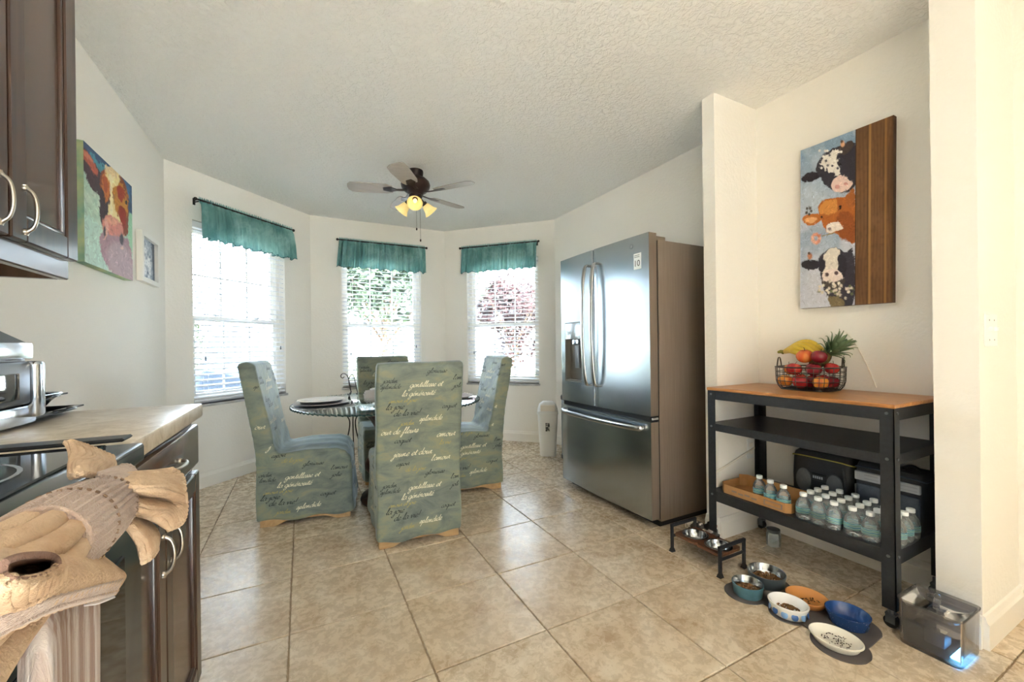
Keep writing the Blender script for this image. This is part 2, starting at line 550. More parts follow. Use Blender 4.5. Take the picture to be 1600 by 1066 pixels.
# ------------------------------------------------------------------ ceiling and walls
structure(MB().box(XL - WT, 2.9, YK - WT, YB + WT + .1, H, H + 0.12).build('ceiling', CEIL), 'white knockdown textured ceiling')
structure(MB().box(XL - WT, XL, YK - WT, 3.745 + .06, 0, H).build('wall_left', WALL), 'white wall with two pictures')
structure(MB().box(XR, XR + WT, YP1, 3.76 + .06, 0, H).build('wall_right', WALL), 'white wall behind the fridge')
structure(MB().box(XP, XR + WT, YP0, YP1, 0, H).build('wall_pier', WALL), 'narrow wall end between fridge and niche')
structure(MB().box(XN, XN + .12, YQ1, YP0, 0, H).build('wall_niche', WALL), 'back wall of the niche')
structure(MB().box(XQ, XN + .35, YQ0, YQ1, 0, H).build('wall_pier_front', WALL), 'wall end with the light switch')
structure(MB().box(XE, XE + WT, YK - WT, YQ0, 0, H).build('wall_front_right', WALL), 'kitchen side wall')
structure(MB().box(0.95, XE, -1.6, -1.48, 0, H).build('wall_light_block', WALL), 'unseen wall added to block light from the back door')  # extra wall keeping direct door light off the switch pier
DX0, DX1, DZ = -0.2, 1.5, 2.08
wb_ = MB(); wb_.box(XL, DX0, YK - WT, YK, 0, H).box(DX1, XE, YK - WT, YK, 0, H).box(DX0, DX1, YK - WT, YK, DZ, H)
structure(wb_.build('wall_back', WALL), 'kitchen wall behind the viewer')
gd = thing('fill_light_door', 'unseen sliding glass door added behind the viewer for fill light', None, (DX0, YK, 0), 0, kind='structure')  # invented opening that lets in fill light from behind the camera
for x0 in (0, (DX1 - DX0) / 2 - .03):
    w_ = (DX1 - DX0) / 2 + .03; y0 = -.06 if x0 == 0 else -.10
    b = MB(); b.box(x0, x0 + .06, y0, y0 + .03, .0, DZ).box(x0 + w_ - .06, x0 + w_, y0, y0 + .03, 0, DZ).box(x0 + .06, x0 + w_ - .06, y0, y0 + .03, 0, .08).box(x0 + .06, x0 + w_ - .06, y0, y0 + .03, DZ - .06, DZ)
    b.build('door_frame', TRIM, gd)
    MB().box(x0 + .06, x0 + w_ - .06, y0 + .012, y0 + .016, .08, DZ - .06).build('pane', PANE, gd)

def frame_of(origin, ang): return Matrix.Translation((origin[0], origin[1], 0)) @ Matrix.Rotation(ang, 4, 'Z')
bays = [('wall_bay_left', A0, PI / 4, math.dist(A0, A1), 0.190, 1.030, 0.645, 2.06),
        ('wall_bay_center', A1, 0.0, math.dist(A1, C0), 0.295, 1.143, 0.645, 2.06),
        ('wall_bay_right', C0, -PI / 4, math.dist(C0, C1), 0.283, 1.140, 0.645, 2.06)]
for nm, org, ang, L, s0, s1, z0, z1 in bays:
    w = MB()
    e0, e1 = 0.062, 0.062
    w.box(-e0 * (nm != 'wall_bay_left') * 0, s0, 0, WT, 0, H); w.box(s1, L, 0, WT, 0, H)
    w.box(s0, s1, 0, WT, 0, z0); w.box(s0, s1, 0, WT, z1, H)
    # fill the outer mitre
    w.prism([(0, 0), (0, WT), (-e0, WT)], 0, H); w.prism([(L, 0), (L + e1, WT), (L, WT)], 0, H)
    structure(w.build(nm, WALL, loc=(org[0], org[1], 0), rotz=ang), 'white bay wall with a blind covered window')

shade_roof = MB(); e0, e1, za, zb, zr = -3.75, 5.45, 2.565, 2.72, 4.9
shade_roof.add([(-6, e0, za), (8, e0, za), (8, e1, za), (-6, e1, za), (-6, e0, zb), (8, e0, zb), (8, e1, zb), (-6, e1, zb), (-3, .85, zr), (5, .85, zr)],
        [(0, 3, 2, 1), (0, 1, 5, 4), (1, 2, 6, 5), (2, 3, 7, 6), (3, 0, 4, 7), (4, 5, 9, 8), (5, 6, 9), (6, 7, 8, 9), (7, 4, 8)])
structure(shade_roof.build('roof', M('roof_shingle', '7a756e', .9, c2='6a655f', scale=8)), 'unseen hip roof added to shade the lawn and bay windows')  # added for its shade: eaves and shadow darken slats and near lawn
# baseboards
def baseboard(nm, p, q, flip=1):
    L = math.dist(p, q); a = math.atan2(q[1] - p[1], q[0] - p[0])
    prof = [(0, 0), (-.016 * flip, 0), (-.016 * flip, .085), (-.011 * flip, .095), (-.006 * flip, .112), (0, .115)]
    b = MB(); n = len(prof)
    b.add([(0, y, z) for y, z in prof] + [(L, y, z) for y, z in prof], [tuple(range(n)), tuple(range(2 * n - 1, n - 1, -1))] + [(k, (k + 1) % n, n + (k + 1) % n, n + k) for k in range(n)])
    return structure(b.build(nm, TRIM, loc=(p[0], p[1], 0), rotz=a), 'white moulded baseboard')
baseboard('baseboard_left', (XL, 1.56), A0)
baseboard('baseboard_bay_left', A0, A1); baseboard('baseboard_bay_center', A1, C0); baseboard('baseboard_bay_right', C0, C1)
baseboard('baseboard_right', C1, (XR, YP1)); baseboard('baseboard_pier', (XP, YP1), (XP, YP0)); baseboard('baseboard_pier_side', (XP, YP0), (XN, YP0))
baseboard('baseboard_niche', (XN, YP0), (XN, YQ1)); baseboard('baseboard_pier_front', (XQ, YQ1), (XQ, YQ0)); baseboard('baseboard_switch', (XQ, YQ0), (XE, YQ0))
baseboard('baseboard_front_right', (XE, YQ0), (XE, YK))

# ------------------------------------------------------------------ windows, blinds, rods, valances
def portal(org, ang, s0, s1, z0, z1):
    l = bpy.data.lights.new('window_daylight', 'AREA'); l.shape = 'RECTANGLE'; l.size = s1 - s0; l.size_y = z1 - z0
    l.cycles.is_portal = True
    o = bpy.data.objects.new('window_daylight', l); COL.objects.link(o)
    X = Vector((math.cos(ang), math.sin(ang), 0)); Z = Vector((-math.sin(ang), math.cos(ang), 0)); Y = Z.cross(X)
    p = Vector((org[0], org[1], 0)) + X * ((s0 + s1) / 2) + Z * (WT + .02) + Vector((0, 0, (z0 + z1) / 2))
    o.matrix_world = Matrix(((X.x, Y.x, Z.x, p.x), (X.y, Y.y, Z.y, p.y), (X.z, Y.z, Z.z, p.z), (0, 0, 0, 1)))
    return o

def valance_mesh(w, seed, flareL, flareR):
    rnd = random.Random(seed)
    n, mz = 420, 16
    ph = [rnd.uniform(0, 6.28) for _ in range(6)]
    fold = []
    for i in range(n + 1):
        u = i / n * w
        f = 0.9 - 2.0 * abs(math.sin(u * PI / 0.082 + ph[0] + 1.5 * math.sin(u * 13 + ph[1]) + .9 * math.sin(u * 29 + ph[4]))) ** .55 + 0.30 * math.sin(u * 2 * PI / 0.033 + ph[2]) + 0.35 * math.sin(u * 2 * PI / 0.13 + ph[3])
        fold.append(f)
    rows = []
    for j in range(mz + 1):
        t = j / mz
        row = []
        for i in range(n + 1):
            u = i / n
            amp = 0.012 + 0.017 * min(1, t * 1.8)
            y = -0.062 - 0.012 * t + fold[i] * amp * (0.5 if t < .12 else 1)
            hdr = 0.018 if t == 0 else 0
            z = 2.222 + hdr * 0.5 * math.sin(i * .9) - 0.305 * t
            if t > .92: z += 0.009 * math.sin(u * w * 2 * PI / .09 + ph[4]) + .004 * math.sin(u * w * 2 * PI / .021 + ph[5])
            x = u * w - flareL * t * (1 - u) ** 2 + flareR * t * u ** 2
            if 0.05 < t < 0.13: y = -0.06 + (y + 0.06) * 0.5
            row.append((x, y, z))
        rows.append(row)
    return rows

win_words = [('left', 0.155, 1.085, 'by the dark kitchen counter'), ('center', 0.245, 1.205, 'behind the dining table'), ('right', 0.225, 1.17, 'beside the fridge')]
for k, (nm, org, ang, L, s0, s1, z0, z1) in enumerate(bays):
    side, r0, r1, where = win_words[k]
    r0, r1 = [(0.175, 1.08), (0.255, 1.20), (0.229, 1.164)][k]
    base = frame_of(org, ang)
    W = s1 - s0
    # window
    wn = thing('window_%d' % (k + 1), 'white single-hung window in the %s bay wall' % side, None, tuple(base @ Vector((s0, 0, z0))), ang, kind='structure')
    hh = z1 - z0; zm = 1.315 - z0
    fr = MB()
    for a in ((0, .035, .07, .14, 0, hh), (W - .035, W, .07, .14, 0, hh), (0.035, W - .035, .07, .14, 0, .04), (0.035, W - .035, .07, .14, hh - .035, hh)): fr.box(*a)
    fr.build('window_frame', TRIM, wn)
    for nm2, za, zb, yo in (('lower_sash', .04, zm + .02, .078), ('upper_sash', zm - .02, hh - .035, .104)):
        sh = MB()
        sh.box(.035, .065, yo, yo + .024, za, zb); sh.box(W - .065, W - .035, yo, yo + .024, za, zb)
        sh.box(.065, W - .065, yo, yo + .024, za, za + .038); sh.box(.065, W - .065, yo, yo + .024, zb - .038, zb)
        so = sh.build(nm2, TRIM, wn)
        for q in (1, 2):
            xx = .065 + (W - .13) * q / 3
            MB().box(xx - .006, xx + .006, yo + .006, yo + .018, za + .038, zb - .038).build('muntin', TRIM, so)
        zz = (za + zb) / 2
        MB().box(.065, W - .065, yo + .006, yo + .018, zz - .006, zz + .006).build('muntin', TRIM, so)
        for q in range(3):
            xa = .065 + (W - .13) * q / 3; xb = .065 + (W - .13) * (q + 1) / 3
            for (zc, zd) in ((za + .038, zz), (zz, zb - .038)):
                MB().box(xa, xb, yo + .011, yo + .013, zc, zd).build('pane', PANE_TINT, so)
    for q in (-1, 1): MB().rbox(W / 2 + q * .18 - .02, W / 2 + q * .18 + .02, .068, .082, zm + .02, zm + .032, .003).build('sash_lock', WHITEPLASTIC, wn)
    MB().rbox(-.012, W + .012, -.018, .075, -.02, 0.0, .004).build('window_sill', M('marble_sill_%d' % k, 'c9c8c9', .3, c2='a9a7a8', scale=12), wn)
    # blind
    bl = thing('window_blind', 'white open slat blind in the %s bay window %s' % (side, where), 'blind', tuple(base @ Vector((s0, 0, z0))), ang, 'white slat blinds')
    bw = W - .012
    MB().rbox(.006, .006 + bw, .004, .052, hh - .05, hh - .004, .004).build('headrail', BLINDWHITE, bl)
    MB().rbox(.006, .006 + bw, .004, .052, .018, .036, .005).build('bottom_rail', BLINDWHITE, bl)
    prof = [(-.0245, -.0030), (-.012, 0.0008), (0, .002), (.012, 0.0008), (.0245, -.0030)]
    tilt = math.radians(11)
    pr = [(y * math.cos(tilt) - z * math.sin(tilt), y * math.sin(tilt) + z * math.cos(tilt)) for y, z in prof]
    sm = MB(); top = [(x, y, z + .0014) for x in (0, bw) for y, z in pr]; bot = [(x, y, z - .0014) for x in (0, bw) for y, z in pr]
    n5 = 5
    loopa = list(range(n5)) + [10 + q for q in range(n5 - 1, -1, -1)]
    loopb = [q + n5 for q in loopa]
    sm.add(top + bot, [tuple(loopa), tuple(reversed(loopb))] + [(loopa[q], loopa[(q + 1) % 10], loopb[(q + 1) % 10], loopb[q]) for q in range(10)])
    sme = sm.mesh('slat', BLINDWHITE)
    nsl = 31
    for q in range(nsl):
        o = bpy.data.objects.new('slat', sme); COL.objects.link(o); o.parent = bl
        o.location = (.006, .028, .058 + (hh - .125) * q / (nsl - 1))
    for q, xx in enumerate((.11, W / 2, W - .11)):
        cd = MB()
        for yy in (.003, .053): cd.cyl((xx, yy, .03), (xx, yy, hh - .05), .0009, 5)
        cd.build('ladder_cord', BLINDWHITE, bl)
    for xx, zl in ((.085, .34), (W - .06, .42)):
        cd = MB().cyl((xx, -.006, zl + .03), (xx, -.006, hh - .05), .0012, 5).build('pull_cord', BLINDWHITE, bl)
        MB().lathe([(.001, .03), (.004, .024), (.006, .0), (.004, -.004)], 8, (xx, -.006, zl)).build('tassel', M('grey_tassel_%d_%d' % (k, int(xx * 100)), '5c646c', .4), cd)
    portal(org, ang, s0, s1, z0, z1)
    if k == 0: portal((DX1, YK), PI, 0, DX1 - DX0, 0, DZ)
    # rod and valance
    rod = thing('curtain_rod', 'thin black curtain rod on the %s bay wall %s' % (side, where), 'curtain rod', tuple(base @ Vector((r0, 0, 2.205))), ang, 'black curtain rods')
    rw = r1 - r0
    MB().cyl((0, -.062, 0), (rw, -.062, 0), .007, 10).build('rod', IRON, rod, 40)
    for xx in (0, rw): MB().ball((xx, -.062, 0), .013, n=10, m=8).build('finial', IRON, rod, 60)
    for xx in (.03, rw - .03):
        MB().box(xx - .005, xx + .005, -.066, 0, -.012, -.007).box(xx - .009, xx + .009, -.003, 0, -.03, .02).build('bracket', IRON, rod)
    vw = rw - .035
    vl = thing('curtain_valance', 'gathered teal cloth valance over the %s bay window %s' % (side, where), 'valance', tuple(base @ Vector((r0 + .018, 0, 0))), ang, 'teal window valances')
    rows = valance_mesh(vw, 5 + k, [.0, .03, .01][k], [.015, .0, .0][k])
    v = MB().grid(rows).build('cloth', TEAL, vl, 60)
    hem = MB(); last = rows[-1]
    hem.tube([last[i] for i in range(0, len(last), 2)], .0025, 5)
    hem.build('hem', M('dark_teal_hem_%d' % k, '2d5f60', .8), vl)
# ------------------------------------------------------------------ kitchen run on the left wall
def pull(parent, name, p0, p1, out, m=NICKEL, r=.0045):
    """bow handle from p0 to p1 with ornate flattened feet, bulging along out"""
    p0, p1, out = Vector(p0), Vector(p1), Vector(out)
    d = (p1 - p0)
    pts = [p0 - d * .06 + out * .1, p0 + out * .25, p0 + d * .12 + out * .75, p0 + d * .35 + out * 1.0, p0 + d * .65 + out * 1.0, p0 + d * .88 + out * .75, p1 + out * .25, p1 + d * .06 + out * .1]
    path = spline(pts, 5)
    n = len(path)
    rs = [r * (1.55 - 0.75 * math.sin(PI * i / (n - 1)) + .25 * math.sin(PI * i / (n - 1)) ** 6) for i in range(n)]
    b = MB().tube(path, rs, 8)
    for q in (p0, p1): b.ball(q + out * .1, r * 1.9, n=8, m=6)
    return b.build(name, m, parent, 60)

def panel_door(parent, name, w, h, loc, pull_at, thick=.02, stile=.055):
    """door in the y-z plane facing +x, origin at its lower near corner"""
    d = MB()
    d.rbox(0, thick, 0, stile, 0, h, .003, 1); d.rbox(0, thick, w - stile, w, 0, h, .003, 1)
    d.rbox(0, thick, stile, w - stile, 0, stile, .003, 1); d.rbox(0, thick, stile, w - stile, h - stile, h, .003, 1)
    o = d.build(name, ESPRESSO, parent, 30, loc=loc)
    mo = MB(); a, b = stile, .011
    for (y0, y1, z0, z1) in ((a, a + b, a, h - a), (w - a - b, w - a, a, h - a), (a, w - a, a, a + b), (a, w - a, h - a - b, h - a)):
        mo.rbox(.004, thick - .004, y0, y1, z0, z1, .004, 2)
    mo.build('moulding', ESPRESSO, o, 40)
    MB().box(.002, .009, a, w - a, a, h - a).build('panel', ESPRESSO_PANEL, o)
    if pull_at:
        y, z0, z1 = pull_at
        pull(o, 'pull', (thick, y, z0), (thick, y, z1), (.021, 0, 0), r=.0038)
    return o

XF = -0.292                       # face frame of the base cabinets
cab = thing('base_cabinet', 'dark espresso base cabinet with one drawer over two doors beside the range', 'cabinet', (XL, .915, 0))
c = MB(); wd = 1.515 - .915
c.box(0.002, XF - XL, 0, wd, .10, .862); c.box(0.002, XF - XL - .07, 0.0, wd, 0, .10)
c.build('body', ESPRESSO, cab)
dr = MB().rbox(0, .02, 0, wd - .05, 0, .115, .006, 2).build('drawer', ESPRESSO_PANEL, cab, 30, loc=(XF - XL, .03, .735))
pull(dr, 'pull', (.02, .225, .060), (.02, .325, .060), (.024, 0, 0), r=.0038)
panel_door(cab, 'door', .222, .60, (XF - XL, .022, .115), (.222 - .03, .47, .55), stile=.048)
panel_door(cab, 'door', .332, .60, (XF - XL, .250, .115), (.03, .47, .55), stile=.05)

ct = MB()
ct.rbox(XL + .001, -.268, .912, 1.535, .865, .905, .006, 2)
tag(ct.build('countertop', LAMINATE, None, 30), 'mottled beige stone-look laminate countertop with thick front edge', 'countertop')

up = thing('upper_cabinet', 'dark espresso upper cabinet with two panelled doors at top left', 'cabinet', (XL, .62, 1.285))
UXF = -0.553
c = MB(); uw = 1.515 - .62
c.box(0.002, UXF - XL, 0, uw, .012, .86)
c.build('body', ESPRESSO, up)
MB().box(.004, UXF - XL - .02, .01, uw - .01, .004, .012).build('bottom_panel', TANWOOD, up)
MB().rbox(UXF - XL - .02, UXF - XL + .002, 0, uw, -.028, .03, .003, 1).box(0.002, UXF - XL - .02, uw - .018, uw, -.028, .012).build('light_rail', ESPRESSO_PANEL, up)
panel_door(up, 'door', .285, .82, (UXF - XL, .612, .022), (.04, .02, .115))
panel_door(up, 'door', .285, .82, (UXF - XL, .318, .022), (.285 - .035, .02, .115))
panel_door(up, 'door', .285, .82, (UXF - XL, .024, .022), (.04, .02, .115))

# range
rg = thing('range_oven', 'black glass-top range with oven door, towels tied on its handle', 'range', (XL, .15, 0))
rw_, rf = .755, -.250 - XL
b = MB(); b.rbox(.02, rf - .03, 0.002, rw_ - .002, .03, .88, .004, 1); b.build('body', BLACKENAMEL, rg, 30)
MB().rbox(.02, rf + .012, 0.0, rw_, .880, .912, .006, 2).build('cooktop_rim', BLACKENAMEL, rg, 30)
MB().rbox(.06, rf - .03, .02, rw_ - .02, .911, .916, .002, 1).build('cooktop_glass', BLACKGLASS, rg)
for (bx, by, br) in ((.20, .2, .1), (.44, .2, .085), (.2, .56, .085), (.44, .56, .11)):
    MB().shell([(br, .9163), (br + .003, .9166), (br + .005, .9163)], 40, c=(bx, by, 0)).build('burner_ring', GREYPLASTIC, rg)
od = MB().rbox(rf - .03, rf + .008, .004, rw_ - .004, .16, .862, .008, 2).build('oven_door', BLACKENAMEL, rg, 30)
MB().rbox(rf + .006, rf + .011, .09, rw_ - .09, .27, .76, .002, 1).build('oven_window', BLACKGLASS, od)
hb = MB().tube([(rf + .062, .06, .878), (rf + .062, rw_ - .165, .878)], .011, 14)
for yy in (.08, rw_ - .185): hb.rbox(rf, rf + .068, yy - .012, yy + .012, .846, .886, .004, 1)
hb.build('handle', STEELDARK, od, 40)
MB().rbox(rf - .03, rf + .006, .004, rw_ - .004, .03, .15, .006, 2).build('warming_drawer', BLACKENAMEL, rg, 30)
bgd = MB().rbox(.002, .06, 0.0, rw_, .90, 1.03, .008, 2).build('backguard', BLACKENAMEL, rg, 30)
MB().box(.06, .0615, .25, .5, .94, 1.0).build('control_display', BLACKGLASS, bgd)
gs = MB(); gs.rbox(XL + .02, -.262, .893, .935, .9165, .9225, .0025, 1)
tag(gs.build('gap_cover', BLACKPLASTIC), 'black strip covering the gap between range and countertop', 'gap cover')

# countertop oven
ao = thing('toaster_oven', 'black and chrome countertop air fryer oven at the left edge', 'air fryer', (-.80, .96, .905))
ow, odp, oh = .338, .262, .205
b = MB(); b.rbox(0, odp, 0, ow, .018, .185, .018, 3); b.build('body', BLACKPLASTIC, ao, 40)
MB().add([(.004, .004, .182), (odp - .002, .004, .182), (odp - .002, ow - .004, .182), (.004, ow - .004, .182), (.02, .05, .262), (odp - .06, .05, .262), (odp - .06, ow - .17, .262), (.02, ow - .17, .262)],
         [(0, 3, 2, 1), (4, 5, 6, 7), (0, 1, 5, 4), (1, 2, 6, 5), (2, 3, 7, 6), (3, 0, 4, 7)]).build('hipped_lid', M('dark_grey_lid', '3a3d3b', .3), ao)
MB().rbox(odp - .004, odp + .01, .004, ow - .004, .145, .182, .005, 2).build('control_band', CHROME, ao, 40)
df = MB()
df.rbox(odp, odp + .016, .008, ow - .03, .05, .142, .006, 2); dfo = df.build('door', BLACKPLASTIC, ao, 40)
MB().rbox(odp + .014, odp + .018, .03, ow - .075, .062, .118, .012, 3).build('glass', BLACKGLASS, dfo, 40)
MB().rbox(odp, odp + .03, ow - .036, ow - .004, .02, .142, .009, 3).build('handle', CHROME, ao, 50)
MB().rbox(-.002, odp + .014, .002, ow - .002, .006, .048, .008, 2).build('base_trim', CHROME, ao, 40)
for xx in (.03, odp - .03):
    for yy in (.03, ow - .03): MB().cyl((xx, yy, 0), (xx, yy, .01), .012, 12).build('foot', BLACKPLASTIC, ao)

def tray(name, label, loc, w, d, h, m, rz=0, lid=False):
    t = thing(name, label, 'tray' if not lid else 'grill', loc, rz)
    b = MB(); rows = []
    for (ins, z) in ((.02, 0), (.0, h), (-.012, h), (-.012, h - .004), (.0, h - .006), (.022, .004)):
        rows.append([(x, y, z) for x, y in ((ins, ins), (w / 2, ins * .7), (w - ins, ins), (w - ins * .8, d / 2), (w - ins, d - ins), (w / 2, d - ins * .7), (ins, d - ins), (ins * .8, d / 2))])
    b.grid(rows, closed=True); n = len(rows[0])
    b.add(rows[0], [tuple(range(n))]); b.add(rows[-1], [tuple(range(n))])
    b.build('pan', m, t, 35)
    for xx in (-.012, w + .012):
        s = -1 if xx < 0 else 1
        MB().tube(spline([(xx - .004 * s, d * .33, h - .002), (xx + .012 * s, d * .38, h), (xx + .014 * s, d * .62, h), (xx - .004 * s, d * .67, h - .002)], 4), .004, 6).build('handle', m, t, 60)
    return t
PANM = M('dark_nonstick', '1d2023', .22, .3)
tray('baking_tray', 'flat black baking tray lying on countertop under the roasting pan', (-.79, 1.312, .905), .25, .20, .018, PANM)
rp = tray('roasting_pan', 'shiny black roasting pan with steel rim resting on the flat tray', (-.805, 1.31, .9245), .24, .185, .034, M('black_gloss_pan', '101215', .1, .2))
MB().tube([(x, y, .035) for x, y in spline([(0.0, 0, 0), (.12, -.006, 0), (.24, 0, 0), (.246, .09, 0), (.24, .185, 0), (.12, .19, 0), (0, .185, 0), (-.006, .09, 0)], 4, True) for x, y in [(x, y)]] if False else
          [(p.x, p.y, .035) for p in spline([(0.0, 0, 0), (.12, -.008, 0), (.24, 0, 0), (.248, .09, 0), (.24, .185, 0), (.12, .193, 0), (0, .185, 0), (-.008, .09, 0)], 4, True)], .0035, 6, closed=True).build('rim', CHROME, rp, 60)

# ------------------------------------------------------------------ towels tied on the oven handle
HX = XL + rf + .062 ; HZ = .878        # handle axis
def curve_px(pts, x):
    """photo points carried to the vertical plane x (or one x per point)"""
    xs = x if isinstance(x, (list, tuple)) else [x] * len(pts)
    return [on_x(p[0], p[1], xx) for p, xx in zip(pts, xs)]
def loft(name, curves, m, parent, thick=.006, n=40, ribs=0, ramp_=0.0, steps=6, edge=True):
    def resample(c):
        P = spline(c, 8); ds = [0]
        for i in range(1, len(P)): ds.append(ds[-1] + (P[i] - P[i - 1]).length)
        out = []
        for k in range(n + 1):
            t = ds[-1] * k / n; i = 1
            while i < len(P) - 1 and ds[i] < t: i += 1
            a = (t - ds[i - 1]) / max(1e-9, ds[i] - ds[i - 1])
            out.append(P[i - 1].lerp(P[i], min(1, a)))
        return out
    C = [resample(c) for c in curves]
    cols = [spline([c[k] for c in C], steps) for k in range(n + 1)]
    rows = [[cols[k][r] for k in range(n + 1)] for r in range(len(cols[0]))]
    if ribs:
        R2 = []
        for ri, r in enumerate(rows):
            rr = []
            for k, p in enumerate(r):
                a = rows[min(ri + 1, len(rows) - 1)][k] - rows[max(ri - 1, 0)][k]
                bb = r[min(k + 1, n)] - r[max(k - 1, 0)]
                nn = a.cross(bb); nn = nn.normalized() if nn.length > 1e-9 else Vector((1, 0, 0))
                rr.append(p + nn * ramp_ * math.sin(ribs * 2 * PI * k / n))
            R2.append(rr)
        rows = R2
    o = MB().grid(rows).build(name, m, parent, 80)
    solidify(o, thick)
    if edge:
        MB().tube(rows[-1], thick * .75, 6).build('hem', m, o, 80)
    return o

tw = thing('dish_towel', 'tan ribbed dish towel tied in a bow on the oven handle', 'towel', (HX, .55, HZ))
def under(o, parent):
    o.matrix_parent_inverse = Matrix.Translation(parent.location).inverted(); return o
# sleeve of towel wrapped round the handle
Pa, Pb = Vector((HX + .002, .440, .912)), Vector((HX - .002, .566, .903))
b = MB(); rows = []; nr, nk = 30, 176
for j in range(nr + 1):
    t = j / nr; row = []
    rr_ = .0355 - .002 * t + .003 * math.sin(PI * t)
    if j in (0, nr): rr_ -= .003
    cpt = Pa.lerp(Pb, t)
    for k in range(nk):
        a = 2 * PI * k / nk
        q = rr_ * (1 + .05 * math.sin(2 * a + 1)) + .0015 * math.sin(a * 40)
        row.append((cpt.x + q * math.cos(a) * .95, cpt.y + .010 * math.sin(a + .5), cpt.z + q * math.sin(a)))
    rows.append(row)
b.grid(rows, closed=True); b.add(rows[0], [tuple(range(nk))]); b.add(rows[-1], [tuple(range(nk))])
under(b.build('knot_band', TOWEL, tw, 80), tw)
def smooth_ring(t, grow):
    cpt = Pa.lerp(Pb, t); rr_ = .0355 - .002 * t + .003 * math.sin(PI * t) + grow
    return [(cpt.x + rr_ * (1 + .05 * math.sin(2 * a + 1)) * math.cos(a) * .95, cpt.y + .010 * math.sin(a + .5), cpt.z + rr_ * (1 + .05 * math.sin(2 * a + 1)) * math.sin(a)) for a in [2 * PI * k / 72 for k in range(72)]]
STITCH = M('brown_stitch', '7d6450', .9)
for t_, gq in ((.01, -.001), (.99, -.001)):
    under(MB().tube(smooth_ring(t_, gq), .0022, 6, closed=True).build('hem', TOWEL, tw, 80), tw)
for t_ in (.40, .965):
    dsh = MB(); rg_ = smooth_ring(t_, .0012)
    for k in range(0, 72, 2): dsh.cyl(rg_[k], rg_[(k + 1) % 72], .0011, 5)
    tag(under(dsh.build('stitching', STITCH, tw, 80), tw), kind='stuff')
sm_ = [Vector(rows[j][int(nk * (.93 - .10 * j / nr)) % nk]) + Vector((.0012, 0, .0006)) for j in range(nr + 1)]
under(MB().tube(sm_, .0011, 5).build('seam', M('cream_thread', 'd9c190', .9), tw, 80), tw)
# gathered strands running back out of frame
g_ = MB()
for k in range(11):
    a = 2 * PI * k / 11
    pts = [Pa + Vector((.024 * math.cos(a), .03, .024 * math.sin(a))), Pa + Vector((.027 * math.cos(a), -.02, .027 * math.sin(a) - .002)), Pa + Vector((-.01 + .036 * math.cos(a + .2), -.075, .036 * math.sin(a + .2) - .008)), Pa + Vector((-.02 + .05 * math.cos(a + .4), -.14, .05 * math.sin(a + .4) - .02))]
    g_.tube(spline(pts, 6), [.0085 + .0003 * q for q in range(19)], 8)
under(g_.build('gathered_end', TOWEL_PALE, tw, 80), tw)
xa = HX + .004
# big flap sweeping to the right and out into the room: ribs run outwards, deep folds
def out_(d, mods): return [xa + d + m_ for m_ in mods]
under(loft('flap', [
    curve_px([(160, 745), (168, 752), (173, 764), (176, 778), (175, 792), (170, 808)], out_(.000, [-.012, -.002, .006, .002, .006, -.004])),
    curve_px([(190, 741), (196, 750), (198, 764), (202, 774), (200, 790), (192, 800)], out_(.012, [-.014, -.004, .008, -.003, .007, .0])),
    curve_px([(222, 736), (226, 748), (224, 764), (232, 776), (230, 796), (224, 806)], out_(.024, [-.016, -.006, .009, -.004, .007, -.002])),
    curve_px([(252, 733), (262, 744), (256, 766), (266, 782), (262, 806), (244, 816)], out_(.036, [-.016, -.008, .007, -.005, .004, -.004])),
    curve_px([(268, 733), (283, 745), (287, 768), (290, 788), (284, 816), (262, 828)], out_(.044, [-.016, -.010, .002, -.006, -.002, -.006]))],
    TOWEL_PALE, tw, .004, 180, 24, .0014, 9), tw)
under(loft('flap', [
    curve_px([(166, 802), (174, 808), (184, 804)], out_(.000, [-.004, .004, -.006])),
    curve_px([(184, 810), (200, 816), (216, 806)], out_(.010, [0, .007, -.006])),
    curve_px([(202, 828), (220, 834), (236, 820)], out_(.020, [0, .008, -.007])),
    curve_px([(216, 852), (232, 852), (247, 838)], out_(.028, [-.001, .006, -.008])),
    curve_px([(221, 880), (234, 872), (244, 858)], out_(.034, [-.003, .001, -.008]))],
    TOWEL_PALE, tw, .004, 90, 12, .0012, 7), tw)
under(loft('flap', [
    curve_px([(110, 746), (130, 742), (150, 744)], [xa - .02, xa - .004, xa - .012]),
    curve_px([(110, 724), (134, 726), (164, 738)], [xa - .04, xa - .016, xa - .02]),
    curve_px([(110, 706), (140, 712), (178, 730)], [xa - .052, xa - .036, xa - .03]),
    curve_px([(105, 691), (136, 700), (175, 716)], [xa - .062, xa - .056, xa - .04])],
    TOWEL_PALE, tw, .005, 90, 12, .0015, 7), tw)
under(loft('flap', [
    curve_px([(146, 744), (158, 744), (168, 752)], [xa - .014, xa + .0, xa + .002]),
    curve_px([(166, 737), (178, 738), (186, 750)], [xa - .024, xa - .006, xa + .006]),
    curve_px([(188, 731), (202, 732), (208, 744)], [xa - .020, xa - .006, xa + .004])],
    TOWEL, tw, .006, 40, 6, .0012, 6), tw)

